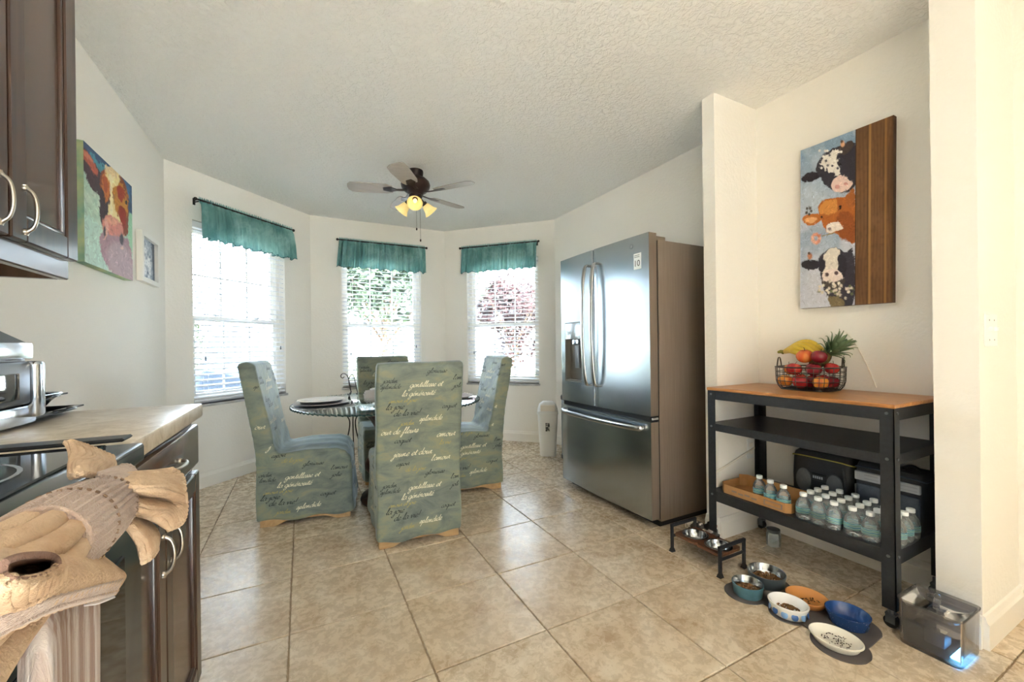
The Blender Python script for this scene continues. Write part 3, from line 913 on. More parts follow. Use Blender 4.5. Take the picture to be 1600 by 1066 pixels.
t2 = thing('dish_towel', 'brown striped towel folded over the oven handle below the tied one', 'towel', (HX, .5, HZ))
xb = HX + .012
under(loft('folded_top', [
    curve_px([(0, 862), (40, 860), (90, 861), (138, 857)], [xb + .0, xb - .01, xb - .008, xb - .018]),
    curve_px([(-6, 884), (50, 880), (110, 876), (158, 874)], [xb + .024, xb + .024, xb + .022, xb + .004]),
    curve_px([(-10, 925), (50, 912), (116, 898), (182, 892)], [xb + .040, xb + .042, xb + .038, xb + .010]),
    curve_px([(-12, 965), (44, 945), (100, 928), (192, 902)], [xb + .042, xb + .046, xb + .042, xb + .012]),
    curve_px([(-12, 990), (40, 964), (96, 942), (178, 924)], [xb + .036, xb + .040, xb + .036, xb + .010])],
    TOWEL_PALE, t2, .006, 120, 20, .0007, 8), t2)
under(loft('hem_band', [
    curve_px([(-12, 962), (44, 944), (100, 926), (190, 904)], [xb + .047, xb + .050, xb + .046, xb + .016]),
    curve_px([(-12, 992), (40, 967), (96, 945), (178, 926)], [xb + .040, xb + .044, xb + .040, xb + .014])],
    TOWEL, t2, .004, 60, 0, 0, 4), t2)
# the cuff that gapes open
cuff = [curve_px([(4, 896), (8, 878), (40, 868), (78, 868), (90, 878), (84, 894), (50, 906), (16, 906), (4, 896)], [xb + .060, xb + .062, xb + .062, xb + .060, xb + .058, xb + .062, xb + .066, xb + .064, xb + .060]),
        curve_px([(12, 896), (16, 886), (42, 878), (72, 878), (80, 884), (74, 892), (48, 900), (22, 902), (12, 896)], [xb + .040] * 9),
        curve_px([(20, 894), (26, 888), (44, 884), (64, 884), (70, 888), (66, 892), (46, 896), (28, 897), (20, 894)], [xb + .020] * 9)]
under(loft('cuff_lining', cuff, M('brown_towel_lining', '8f7264', .95, bmp=.7, bscale=380), t2, .003, 64, 0, 0, 4), t2)
under(loft('cuff', [
    curve_px([(4, 896), (16, 906), (50, 906), (84, 894), (92, 880)], [xb + .060, xb + .064, xb + .066, xb + .062, xb + .057]),
    curve_px([(0, 918), (16, 926), (48, 922), (82, 908), (96, 890)], [xb + .058, xb + .062, xb + .062, xb + .056, xb + .050]),
    curve_px([(2, 942), (16, 946), (46, 936), (80, 920), (98, 904)], [xb + .050, xb + .052, xb + .052, xb + .046, xb + .042])],
    TOWEL_PALE, t2, .005, 60, 9, .0008, 6), t2)
under(loft('hanging_end', [
    curve_px([(38, 925), (70, 915), (110, 910), (150, 900)], [xb - .01, xb + .004, xb + .0, xb - .006]),
    curve_px([(38, 985), (72, 990), (112, 985), (151, 975)], [xb - .006, xb + .012, xb + .0, xb - .004]),
    curve_px([(38, 1066), (72, 1072), (112, 1066), (151, 1062)], [xb - .004, xb + .014, xb + .0, xb - .004]),
    curve_px([(36, 1300), (72, 1306), (112, 1300), (150, 1290)], [xb - .004, xb + .016, xb + .0, xb - .004])],
    TOWEL_STRIPE, t2, .006, 120, 26, .0008, 8), t2)
under(loft('care_tag', [
    curve_px([(131, 934), (150, 930), (168, 922)], xb + .012),
    curve_px([(132, 947), (154, 944), (180, 934)], xb + .018)], LINEN, t2, .001, 8, edge=False), t2)
# ------------------------------------------------------------------ cursive lettering for the slipcovers
LET = {
 'a': (1.15, [[(.95,.85),(.55,1),(.12,.7),(.1,.2),(.42,0),(.8,.35),(.98,.95),(.9,.25),(1.15,.05)]]),
 'c': (.95, [[(.8,.85),(.5,1),(.12,.65),(.12,.2),(.45,0),(.95,.25)]]),
 'd': (1.2, [[(.95,.85),(.55,1),(.12,.7),(.1,.2),(.42,0),(.8,.35),(1.0,1.2),(1.05,2.1),(.92,.3),(1.2,.05)]]),
 'e': (.95, [[(0,.3),(.5,.45),(.75,.8),(.5,1),(.15,.7),(.12,.2),(.45,0),(.95,.25)]]),
 'f': (.9, [[(0,.2),(.5,.9),(.75,1.9),(.5,2.1),(.4,1),(.3,-.9),(.1,-1.1),(.05,-.5),(.5,.1),(.9,.25)]]),
 'g': (1.15, [[(.95,.85),(.55,1),(.12,.7),(.1,.2),(.42,0),(.8,.35),(.98,.95),(.85,-.6),(.5,-1.2),(.15,-.9),(.5,-.3),(1.15,.15)]]),
 'i': (.6, [[(0,.2),(.3,1),(.25,.2),(.6,.1)], [(.4,1.45),(.46,1.55)]]),
 'j': (.65, [[(0,.3),(.4,1),(.3,-.5),(.0,-1.15),(-.3,-.8),(.2,-.2),(.65,.15)], [(.5,1.45),(.56,1.55)]]),
 'l': (.65, [[(0,.2),(.5,1.3),(.55,2.05),(.35,2.0),(.25,.6),(.35,0),(.65,.15)]]),
 'm': (1.7, [[(0,.3),(.2,1),(.15,0),(.45,.8),(.65,.95),(.65,0),(.95,.8),(1.2,.95),(1.2,.15),(1.7,.15)]]),
 'n': (1.2, [[(0,.3),(.2,1),(.15,0),(.45,.8),(.7,.95),(.7,.15),(1.2,.15)]]),
 'o': (1.1, [[(.5,1),(.12,.65),(.12,.2),(.5,0),(.85,.4),(.8,.85),(.5,1),(.7,.8),(1.1,.8)]]),
 'p': (1.1, [[(0,.3),(.25,1),(.05,-1.2),(.3,.7),(.65,1),(.85,.6),(.6,.05),(.3,.2),(1.1,.15)]]),
 'q': (1.1, [[(.9,.85),(.55,1),(.12,.7),(.1,.2),(.42,0),(.8,.35),(.95,.95),(.75,-1.2),(.95,-.7),(1.1,.1)]]),
 'r': (.85, [[(0,.2),(.25,1.1),(.5,.9),(.45,.2),(.85,.15)]]),
 's': (.75, [[(0,.2),(.35,1.1),(.55,.4),(.3,0),(.05,.15),(.75,.15)]]),
 't': (.7, [[(0,.2),(.45,1.7),(.3,.2),(.7,.1)], [(.1,1.15),(.75,1.3)]]),
 'u': (1.15, [[(0,.3),(.2,1),(.15,.2),(.45,0),(.8,.9),(.75,.1),(1.15,.15)]]),
 'v': (.95, [[(0,.7),(.2,1),(.35,0),(.75,.95),(.95,.8)]]),
 'x': (1.0, [[(0,.2),(.3,1),(.6,0),(1.0,.2)], [(.75,1),(.1,0)]]),
 "'": (.3, [[(.15,2),(.05,1.6)]]),
 '!': (.5, [[(.35,2.2),(.2,.6)], [(.1,.05),(.14,0)]]),
 ' ': (.7, []),
}
def word_strokes(word, x0, y0, size, slant=.45):
    out = []; x = 0
    for ch in word:
        acc = ch == 'é'
        adv, st = LET['e' if acc else ch]
        for s in st: out.append([(x + p[0], p[1]) for p in s])
        if acc: out.append([(x + .4, 1.35), (x + .75, 1.75)])
        x += adv
    return [[(x0 + (p[0] + p[1] * slant) * size, y0 + p[1] * size) for p in s] for s in out], x * size

def lettering(words, place, bvh_cast, mb_by_ink, size_jit=None):
    """words: (text, u, v, xheight, ink); place(u,v) -> ray origin and direction"""
    for text, u, v, xh, ink in words:
        strokes, _ = word_strokes(text, u, v, xh)
        for st in strokes:
            P = spline([(p[0], p[1], 0) for p in st], 4)
            L = []; R = []
            ok = True
            for i, p in enumerate(P):
                t = (P[min(i + 1, len(P) - 1)] - P[max(i - 1, 0)])
                t = t.normalized() if t.length > 1e-9 else Vector((1, 0, 0))
                nrm = Vector((-t.y, t.x, 0))
                w = xh * (.045 + .105 * abs(t.x * .55 - t.y * .83))
                a = bvh_cast(p.x + nrm.x * w, p.y + nrm.y * w); b = bvh_cast(p.x - nrm.x * w, p.y - nrm.y * w)
                if a is None or b is None: ok = False; break
                L.append(a); R.append(b)
            if ok and len(L) > 1: mb_by_ink[ink].grid([L, R])

def chair_cover():
    w2 = .228
    def mk(profile):
        bm = bmesh.new()
        a = [bm.verts.new((-w2, y, z)) for y, z in profile]; b = [bm.verts.new((w2, y, z)) for y, z in profile]
        bm.faces.new(a); bm.faces.new(list(reversed(b)))
        n = len(profile)
        for k in range(n): bm.faces.new((a[k], b[k], b[(k + 1) % n], a[(k + 1) % n]))
        bmesh.ops.recalc_face_normals(bm, faces=bm.faces)
        return bm
    prof = [(-.262, .034), (-.262, .40), (-.275, .52), (-.305, .70), (-.352, .965), (-.345, .985), (-.30, .992), (-.262, .975), (-.205, .70), (-.160, .475), (-.145, .430), (0.0, .445), (.18, .440), (.235, .420), (.262, .37), (.270, .20), (.278, .034)]
    bm = mk(prof)
    me = bpy.data.meshes.new('tmp'); bm.to_mesh(me); bm.free()
    o = bpy.data.objects.new('tmp', me); COL.objects.link(o)
    r = o.modifiers.new('r', 'REMESH'); r.mode = 'VOXEL'; r.voxel_size = .0100
    s = o.modifiers.new('s', 'SMOOTH'); s.factor = .5; s.iterations = 5
    dg = bpy.context.evaluated_depsgraph_get()
    ev = o.evaluated_get(dg); m2 = bpy.data.meshes.new_from_object(ev)
    bpy.data.objects.remove(o); bpy.data.meshes.remove(me)
    nv = len(m2.vertices)
    co = np.empty(nv * 3); m2.vertices.foreach_get('co', co); co = co.reshape(-1, 3)
    no = np.empty(nv * 3); m2.vertices.foreach_get('normal', no); no = no.reshape(-1, 3)
    x, y, z = co.T
    skirt = np.clip((.42 - z) / .36, 0, 1)
    seat_y = np.clip((.40 - np.abs(z - .43)) * 8, 0, 1)
    d = .0055 * skirt * np.sin(x * 31 + 1.7 * np.sin(z * 9) + y * 8) + .0055 * skirt * np.sin(y * 27 + 2.1 * np.sin(z * 7 + 1) + x * 4)
    d += .010 * skirt * np.abs(no[:, 1]) * (y > 0)
    d += .0035 * np.exp(-((z - .345 - .03 * np.sin(y * 9)) / .014) ** 2) * (y > -.2)          # drag line under the seat
    d += .003 * np.exp(-((z - .385) / .012) ** 2)
    d += .004 * np.sin(z * 38 + x * 22) * np.exp(-((y + .16) / .05) ** 2) * np.exp(-((z - .47) / .07) ** 2)   # gathers at the seat fold
    d += .0025 * np.sin(x * 40 + z * 25) * (z > .40) * (y > -.1)
    d += .003 * np.sin(z * 17 + x * 13) * np.sin(x * 9 + 1)
    co2 = co + no * d[:, None]
    wave = .006 * np.sin(x * 16) + .005 * np.sin(y * 19)
    co2[:, 2] += np.where(z < .09, wave * (.09 - z) / .055, 0)
    m2.vertices.foreach_set('co', co2.ravel()); m2.update()
    m2.materials.clear(); m2.materials.append(COVER)
    m2.shade_smooth()
    return m2
cover_me = chair_cover(); cover_me.name = 'slipcover'
_bm = bmesh.new(); _bm.from_mesh(cover_me); cover_bvh = BVHTree.FromBMesh(_bm); _bm.free()

# the printed words, in metres on the back (u from left edge, v from the floor), repeated up the cloth
def words_tile(v0):
    X = .0128
    return [('glorieuse', .255, v0 + .93, X, 0), ('jardin', .03, v0 + .885, X, 0), ('splendide', .02, v0 + .855, X * .9, 0),
            ("gentillesse et", .165, v0 + .858, X * 1.15, 1), ('la générosité', .125, v0 + .812, X * 1.15, 1), ("l'amour", .395, v0 + .89, X, 0), ('jolie', .40, v0 + .845, X, 0),
            ('la joie', .045, v0 + .745, X * 1.25, 0), ('de la vie!', .085, v0 + .708, X * 1.25, 0), ('coquet', .34, v0 + .735, X, 0),
            ('amour et joie', .06, v0 + .78, X * .9, 2), ('splendide', .22, v0 + .672, X * 1.1, 1), ('jardin', .12, v0 + .655, X, 2), ('jour de fleurs', .012, v0 + .612, X * 1.25, 1), ('coquet', .09, v0 + .562, X * 1.1, 0),
            ('amour', .315, v0 + .575, X * 1.35, 1), ('la vie', .33, v0 + .53, X, 2), ('jeune et doux', .085, v0 + .487, X * 1.3, 1), ('espoir', .10, v0 + .435, X, 0), ("l'amour", .285, v0 + .445, X * 1.2, 1), ('de la joie', .15, v0 + .40, X * .95, 2)]
WORDS = [w for v0 in (.0, -.56, .56) for w in words_tile(v0)]
WORDS = [w for w in WORDS if .065 < w[2] < .955]

def chair_lettering():
    inks = {0: MB(), 1: MB(), 2: MB()}
    EPS = .0012
    def caster(origin, dirn):
        def cast(u, v):
            o, d = origin(u, v), Vector(dirn)
            hit, nrm, idx, dist = cover_bvh.ray_cast(o, d)
            if hit is None or nrm.dot(d) > -.35: return None
            return hit + nrm * EPS
        return cast
    # back panel seen from behind: u runs from the sitter's left to right
    lettering(WORDS, None, caster(lambda u, v: Vector((-.228 + u, -1.2, v)), (0, 1, 0)), inks)
    # right side (local +x): u along +y
    lettering([(t, u + .01, v - .02, x, i) for t, u, v, x, i in WORDS], None, caster(lambda u, v: Vector((1.2, -.30 + u * 1.1, v)), (-1, 0, 0)), inks)
    # left side (local -x): u along -y
    lettering([(t, u + .02, v + .03, x, i) for t, u, v, x, i in WORDS if v < .93], None, caster(lambda u, v: Vector((-1.2, .27 - u * 1.1, v)), (1, 0, 0)), inks)
    # front of the backrest, mirrored reading from the front, only above the seat
    lettering([(t, u, v, x, i) for t, u, v, x, i in WORDS if v > .56 and i != 2], None, caster(lambda u, v: Vector((.228 - u, 1.2, v)), (0, -1, 0)), inks)
    lettering([(t, u, v, x, i) for t, u, v, x, i in WORDS if v < .42 and i != 2], None, caster(lambda u, v: Vector((.228 - u, 1.2, v)), (0, -1, 0)), inks)
    return inks
INKS = chair_lettering()

def foot_rail(L):
    n = 16; z1 = .075
    pts = [(-L / 2, 0), (-L / 2 + .055, 0)]
    for k in range(n + 1):
        t = k / n; x = -L / 2 + .055 + (L - .11) * t
        e = min(t, 1 - t) * (L - .11) / .09
        pts.append((x, .026 * (1 - math.cos(min(1, e) * PI)) / 2))
    pts += [(L / 2 - .055, 0), (L / 2, 0), (L / 2, z1), (-L / 2, z1)]
    return pts
def make_chair(loc, rotz, label):
    ch = thing('dining_chair', label, 'chair', loc, rotz, 'slipcovered dining chairs')
    sc_ = bpy.data.objects.new('slipcover', cover_me); COL.objects.link(sc_); sc_.parent = ch
    for q, (nm, im) in enumerate((('black_script', INK_BLACK), ('cream_script', INK_CREAM), ('gold_script', INK_GOLD))):
        o = tag(INKS[q].build(nm, im, sc_), kind='stuff')
    sm_ = MB()
    for (L, mtx) in ((.43, Matrix.Translation((0, -.232, 0))), (.43, Matrix.Translation((0, .246, 0))),
                     (.478, Matrix.Translation((-.205, .007, 0)) @ Matrix.Rotation(PI / 2, 4, 'Z')), (.478, Matrix.Translation((.205, .007, 0)) @ Matrix.Rotation(PI / 2, 4, 'Z'))):
        pts = foot_rail(L); n = len(pts)
        b = MB(); b.add([(x, -.012, z) for x, z in pts] + [(x, .012, z) for x, z in pts], [tuple(range(n)), tuple(range(2 * n - 1, n - 1, -1))] + [(k, (k + 1) % n, n + (k + 1) % n, n + k) for k in range(n)], mtx)
        b.build('base_rail', TANWOOD, ch)
    return ch
first = make_chair((.585, 2.478, 0), math.radians(-4), 'sage slipcovered chair nearest the viewer, its script-printed back turned to us')
dup(first, (.040, 3.045, 0), math.radians(-98), 'sage slipcovered chair on the left of the table, seen side-on by the window')
dup(first, (1.105, 3.035, 0), math.radians(84.5), 'sage slipcovered chair on the right of the table, nearest the fridge')
dup(first, (.655, 3.60, 0), math.radians(178), 'sage slipcovered chair at the far side of the table, before the center window')

# ------------------------------------------------------------------ glass table
TX, TY, TZ, TR = .558, 2.985, .697, .632
tb = thing('dining_table', 'round glass-top dining table on a carved brown pedestal', 'table', (TX, TY, 0))
g_ = MB().lathe([(TR - .012, TZ - .014), (TR - .004, TZ - .010), (TR - .003, TZ - .004), (TR - .010, TZ)], 96)
gt = g_.build('glass_top', GLASS_TOP, tb, 30)
ed = MB()
for k in range(96):
    a = 2 * PI * k / 96
    p0 = ((TR - .004) * math.cos(a), (TR - .004) * math.sin(a), TZ - .003); a2 = a + 2 * PI / 96 * .8
    p1 = ((TR - .004) * math.cos(a2), (TR - .004) * math.sin(a2), TZ - .012)
    ed.cyl(p0, p1, .0042, 6)
ed.build('rope_cut_edge', GLASS_EDGE, gt, 60)
ped = MB().lathe([(.20, 0), (.21, .02), (.20, .045), (.165, .06), (.15, .075)], 40); ped.build('plinth', CARVED, tb, 40)
st = MB().lathe([(.15, .07), (.135, .10), (.11, .125), (.10, .14), (.105, .15)], 40, wob=lambda a, z: 1 + .03 * math.cos(a * 16)); st.build('lower_foot', CARVED, tb, 40)
tw_ = MB()
for k in range(8):
    path = []; rs = []
    for i in range(19):
        t = i / 18; z = .145 + .23 * t
        rr = .085 + .055 * math.sin(PI * min(1, t * 1.05)) ** .8
        a = 2 * PI * k / 8 + t * 1.5
        path.append((rr * math.cos(a), rr * math.sin(a), z)); rs.append(.022 + .018 * math.sin(PI * t))
    tw_.tube(path, rs, 8)
tw_.build('twisted_body', CARVED, tb, 60)
MB().lathe([(.075, .36), (.09, .385), (.082, .40)], 32).build('neck_ring', CARVED, tb, 40)
MB().lathe([(.078, .395), (.082, .44), (.10, .50), (.13, .56), (.165, .60), (.178, .62), (.17, .635), (.15, .640)], 64, wob=lambda a, z: 1 + .045 * abs(math.cos(a * 12))).build('fluted_urn', CARVED, tb, 50)
MB().lathe([(.16, .638), (.175, .650), (.172, .668), (.14, .672)], 48).build('top_ring', CARVED, tb, 40)
MB().lathe([(.10, .670), (.105, .6825), (.0001, .6828)], 32).build('glass_pad', BLACKPLASTIC, tb, 40)

def plate(name, label, loc, r, layers, h0=.0):
    t = thing(name, label, 'plate', loc)
    for nm, rr, z, m, dep in layers:
        MB().shell([(1e-5, z + .002), (rr * .55, z + .002), (rr * .62, z + .004), (rr * .97, z + dep), (rr, z + dep + .002), (rr * .985, z + dep + .005), (rr * .64, z + .009), (rr * .58, z + .007), (1e-5, z + .007)], 48).build(nm, m, t, 50)
    return t
plate('charger_plate', 'silver grey charger plate on the left of the glass table', (.115, 3.02, TZ), .172, [('rim', .172, 0, PLATEGREY, .008)])
plate('dinner_plate', 'white dinner plate with dark underside on the left charger', (.115, 3.02, TZ + .0085), .145, [('dark_base', .13, 0, PLATEDARK, .006), ('dish', .148, .009, PORCELAIN, .010)])
plate('dinner_plate', 'white plate with dark underside on the far side of the table', (.62, 3.415, TZ + .0175), .14, [('dark_base', .125, 0, PLATEDARK, .006), ('dish', .142, .009, PORCELAIN, .010)])
plate('charger_plate', 'double grey charger plates under the far white plate', (.62, 3.415, TZ), .16, [('rim', .16, 0, PLATEGREY, .008), ('rim', .155, .0085, PLATEGREY, .008)])
plate('side_plate', 'small white plate beside the front chair back', (.50, 2.70, TZ), .11, [('dish', .11, 0, PORCELAIN, .012)])
plate('charger_plate', 'grey plate on the right of the glass table', (.985, 2.88, TZ), .15, [('rim', .15, 0, PLATEGREY, .010)])
nb = thing('napkin', 'folded white napkin standing by the far plate', 'napkin', (.46, 3.20, TZ), .5)
for s_, hz in ((0, .055), (.012, .045), (.024, .03)):
    MB().add([(-.045, s_, 0), (.045, s_, 0), (.045, s_ + .01, hz), (-.045, s_ + .01, hz), (-.045, s_ + .004, 0), (.045, s_ + .004, 0), (.045, s_ + .014, hz), (-.045, s_ + .014, hz)],
             [(0, 1, 2, 3), (4, 7, 6, 5), (0, 4, 5, 1), (3, 2, 6, 7), (0, 3, 7, 4), (1, 5, 6, 2)]).build('fold', LINEN, nb)
# iron plate easel
ez = thing('plate_easel', 'curled wrought iron plate easel standing on the glass table', 'easel', (.34, 3.47, TZ), math.radians(-18))
MB().tube(spline([(-.045, .0, .145), (-.055, 0, .135), (-.068, 0, .140), (-.070, 0, .155), (-.058, 0, .168), (-.035, 0, .165), (-.018, 0, .14), (-.008, 0, .10), (.004, -.005, .03), (.002, -.02, .006), (-.012, -.03, .005), (-.016, -.02, .012)], 6), .0035, 6).build('scroll_arm', IRON, ez, 60)
MB().tube(spline([(0.0, .02, .02), (-.012, .015, .08), (-.012, .012, .13), (.004, .01, .155), (.022, .01, .15), (.034, .012, .10), (.050, .012, .02), (.052, .0, .004)], 6), .0035, 6).build('back_loop', IRON, ez, 60)
MB().tube([(-.010, .014, .08), (.040, .012, .08)], .003, 6).tube([(-.008, .012, .125), (.03, .012, .125)], .003, 6).build('crossbar', IRON, ez, 60)
MB().tube(spline([(.004, -.005, .03), (.0, .02, .02), (-.02, .04, .004)], 5), .0035, 6).tube(spline([(.05, .012, .02), (.055, -.02, .006), (.05, -.03, .012)], 5), .0035, 6).build('foot', IRON, ez, 60)
# iron stand behind the table
sd = thing('iron_stand', 'small black wrought iron stand on the floor behind the table', 'stand', (.43, 4.22, 0))
for a in range(3):
    q = a * 2 * PI / 3 + .5
    MB().tube(spline([(.03 * math.cos(q), .03 * math.sin(q), .50), (.09 * math.cos(q), .09 * math.sin(q), .46), (.03 * math.cos(q), .03 * math.sin(q), .36), (.06 * math.cos(q), .06 * math.sin(q), .18), (.13 * math.cos(q), .13 * math.sin(q), .006)], 6), .006, 6).build('leg', IRON, sd, 60)
MB().tube([(.09 * math.cos(2 * PI * k / 24), .09 * math.sin(2 * PI * k / 24), .47) for k in range(24)], .005, 6, closed=True).build('top_ring', IRON, sd, 60)

# ------------------------------------------------------------------ ceiling fan
FX, FY = .803, 3.176
fn = thing('ceiling_fan', 'bronze ceiling fan with three amber glass lamp shades and pull chains', 'ceiling fan', (FX, FY, H))
MB().lathe([(.058, 0), (.06, -.01), (.056, -.045), (.05, -.052), (.048, -.06)], 32).build('canopy', DARKBRONZE, fn, 40)
MB().lathe([(.05, -.052), (.08, -.062), (.104, -.085), (.112, -.11), (.106, -.135), (.085, -.16), (.062, -.175), (.055, -.19)], 40).build('motor_housing', DARKBRONZE, fn, 40)
MB().lathe([(.05, -.185), (.052, -.2), (.045, -.218), (.03, -.232), (.012, -.238)], 28).build('switch_cup', DARKBRONZE, fn, 40)
for k in range(5):
    a = math.radians(20 + 72 * k)
    mt = Matrix.Rotation(a, 4, 'Z') @ Matrix.Rotation(math.radians(11), 4, 'X')
    out = [(.17, -.045), (.21, -.058), (.40, -.066), (.47, -.06), (.492, -.035), (.497, 0), (.492, .035), (.47, .06), (.40, .066), (.21, .058), (.17, .045)]
    MB().prism(out, -.1705, -.1645, mt).build('blade', BLADE, fn)
    MB().add([(.06, -.012, -.172), (.06, .012, -.172), (.14, .01, -.176), (.14, -.01, -.176), (.185, .036, -.172), (.185, -.036, -.172), (.24, .02, -.172), (.24, -.02, -.172)] +
             [(.06, -.012, -.166), (.06, .012, -.166), (.14, .01, -.170), (.14, -.01, -.170), (.185, .036, -.1705), (.185, -.036, -.1705), (.24, .02, -.1705), (.24, -.02, -.1705)],
             [(0, 1, 2, 3), (3, 2, 4, 5), (5, 4, 6, 7), (8, 11, 10, 9), (11, 13, 12, 10), (13, 15, 14, 12), (0, 3, 11, 8), (3, 5, 13, 11), (5, 7, 15, 13), (1, 9, 10, 2), (2, 10, 12, 4), (4, 12, 14, 6), (0, 8, 9, 1), (7, 6, 14, 15)], mt).build('blade_iron', DARKBRONZE, fn)
view = math.atan2(-FY, -FX)
for k in range(3):
    a = view + math.radians(-3 + 120 * k)
    tilt = math.radians(48)
    mt = Matrix.Rotation(a, 4, 'Z') @ Matrix.Translation((.05, 0, -.222)) @ Matrix.Rotation(PI - tilt, 4, 'Y')
    MB().cyl((0, 0, -.02), (0, 0, .035), .012, 12, mtx=mt).lathe([(.02, .018), (.024, .03), (.02, .045)], 20, mtx=mt).build('lamp_arm', DARKBRONZE, fn, 40)
    sh = MB().shell([(.022, .038), (.030, .05), (.036, .07), (.042, .09), (.052, .108), (.058, .115), (.055, .115), (.049, .106), (.039, .09), (.033, .07), (.027, .052), (.018, .040)], 32, mtx=mt)
    s_ = sh.build('lamp_shade', AMBER, fn, 60)
    MB().ball((0, 0, .070), .016, .016, .024, 14, 10, mtx=mt).build('bulb', BULBM, s_, 60)
for (dx, dy, zl) in ((.0, -.018, -.45), (.034, .0, -.53)):
    c_ = MB().cyl((dx, dy, -.228), (dx, dy, zl), .0014, 5)
    co_ = c_.build('pull_chain', M('chain_metal_%d' % int(abs(zl) * 100), '6f675f', .35, .8), fn)
    MB().ball((dx, dy, zl - .008), .006, .006, .011, 10, 8).build('fob', DARKBRONZE, co_, 60)
# ------------------------------------------------------------------ refrigerator
def text_mb(body, size, mtx):
    cu = bpy.data.curves.new('t', 'FONT'); cu.body = body; cu.size = size; cu.align_x = 'CENTER'; cu.align_y = 'CENTER'; cu.resolution_u = 3
    o = bpy.data.objects.new('t', cu); COL.objects.link(o)
    dg = bpy.context.evaluated_depsgraph_get()
    me = bpy.data.meshes.new_from_object(o.evaluated_get(dg))
    b = MB(); b.add([v.co.copy() for v in me.vertices], [list(p.vertices) for p in me.polygons], mtx)
    bpy.data.objects.remove(o); bpy.data.meshes.remove(me); bpy.data.curves.remove(cu)
    return b
FRX, FRY = 1.845, 1.727
fr = thing('refrigerator', 'tall stainless french-door refrigerator with ice dispenser and freezer drawer', 'refrigerator', (FRX, FRY, 0))
FW = .912
MB().rbox(0, .59, 0, FW, .035, 1.675, .006, 2).build('cabinet', FRIDGESIDE, fr, 30)
MB().box(.01, .50, .02, FW - .02, 0.0, .04).build('kick_plate', BLACKPLASTIC, fr)
MB().rbox(-.012, .004, .006, FW - .006, .05, 1.67, .002, 1).build('door_gasket', BLACKPLASTIC, fr)
def front(y): return -.070 - .013 * (1 - ((y - FW / 2) / (FW / 2)) ** 2)
def slab(y0, y1, z0, z1, mb, r0=True, r1=True, back=-.012):
    pts = []
    n = 12; rr = .010
    a = y0 + (rr if r0 else 0); b = y1 - (rr if r1 else 0)
    if r0: pts += [(front(y0) + rr, y0), (front(y0) + rr * .35, y0 + rr * .3)]
    for k in range(n + 1):
        y = a + (b - a) * k / n; pts.append((front(y), y))
    if r1: pts += [(front(y1) + rr * .35, y1 - rr * .3), (front(y1) + rr, y1)]
    pts += [(back, y1), (back, y0)]
    mb.prism(pts, z0, z1)
YS = .493
dn = MB(); slab(.003, YS - .003, .652, 1.712, dn, False)
d_near = dn.build('door', STAINLESS, fr, 28)
dfm = MB(); ha, hb_, hz0, hz1 = .635, .845, .800, 1.235
slab(YS + .003, ha, .652, 1.712, dfm, True, False); slab(hb_, FW - .003, .652, 1.712, dfm, False, True)
slab(ha, hb_, .652, hz0, dfm, False, False); slab(ha, hb_, hz1, 1.712, dfm, False, False)
d_far = dfm.build('door', STAINLESS, fr, 28)
fd = MB(); slab(.003, FW - .003, .055, .618, fd, False); d_frz = fd.build('freezer_drawer', STAINLESS, fr, 28)
xs_ = front(.74)
for d_, z0_, z1_ in ((d_near, .653, 1.711), (d_frz, .056, .617)):
    MB().box(front(.003) + .0005, -.0125, .0005, .0031, z0_, z1_).build('door_edge', FRIDGESIDE, d_)
dz = MB(); dz.box(-.030, -.014, ha, hb_, hz0, hz1 - .11)
dz.box(xs_ + .002, -.03, ha, ha + .006, hz0, hz1); dz.box(xs_ + .002, -.03, hb_ - .006, hb_, hz0, hz1); dz.box(xs_ + .002, -.03, ha, hb_, hz0, hz0 + .012)
disp = dz.build('dispenser_recess', M('dispenser_grey', '7d7a76', .35, .4), fr)
MB().rbox(xs_ - .003, -.02, ha + .004, hb_ - .004, hz1 - .125, hz1 - .003, .006, 2).build('control_panel', M('dispenser_panel', 'b9c0c6', .2, .5), disp, 30)
MB().rbox(-.06, -.03, .70, .78, hz1 - .165, hz1 - .122, .006, 2).build('water_nozzle', CHROME, disp, 30)
MB().rbox(-.045, -.03, .715, .765, hz0 + .10, hz1 - .17, .004, 2).build('paddle', GREYPLASTIC, disp, 30)
MB().rbox(xs_ + .004, -.03, ha + .01, hb_ - .01, hz0 + .012, hz0 + .018, .002, 1).build('drip_tray', CHROME, disp)
def bow(p0, p1, out, w, name, parent):
    p0, p1 = Vector(p0), Vector(p1); out = Vector(out)
    path = spline([p0, p0 + out * .55 + (p1 - p0) * .02, p0.lerp(p1, .2) + out * .88, p0.lerp(p1, .5) + out, p0.lerp(p1, .8) + out * .88, p1 + out * .55 + (p0 - p1) * .02, p1], 8)
    b = MB(); n = 12; rows = []
    ax = (p1 - p0).normalized(); sd_ = ax.cross(out.normalized())
    for i, p in enumerate(path):
        t = (path[min(i + 1, len(path) - 1)] - path[max(i - 1, 0)]).normalized()
        u = sd_; v_ = t.cross(u)
        rows.append([p + u * math.cos(2 * PI * k / n) * w * 1.35 + v_ * math.sin(2 * PI * k / n) * w * .7 for k in range(n)])
    b.grid(rows, closed=True); b.add(rows[0], [tuple(range(n))]); b.add(rows[-1], [tuple(range(n))])
    return b.build(name, STAINHANDLE, parent, 60)
bow((front(.44) + .002, .447, .795), (front(.44) + .002, .447, 1.61), (-.066, 0, 0), .0125, 'handle', d_near)
bow((front(.54) + .002, .539, .795), (front(.54) + .002, .539, 1.61), (-.066, 0, 0), .0125, 'handle', d_far)
bow((front(.06) - .001, .055, .578), (front(.86) - .001, .862, .578), (-.062, 0, 0), .013, 'handle', d_frz)
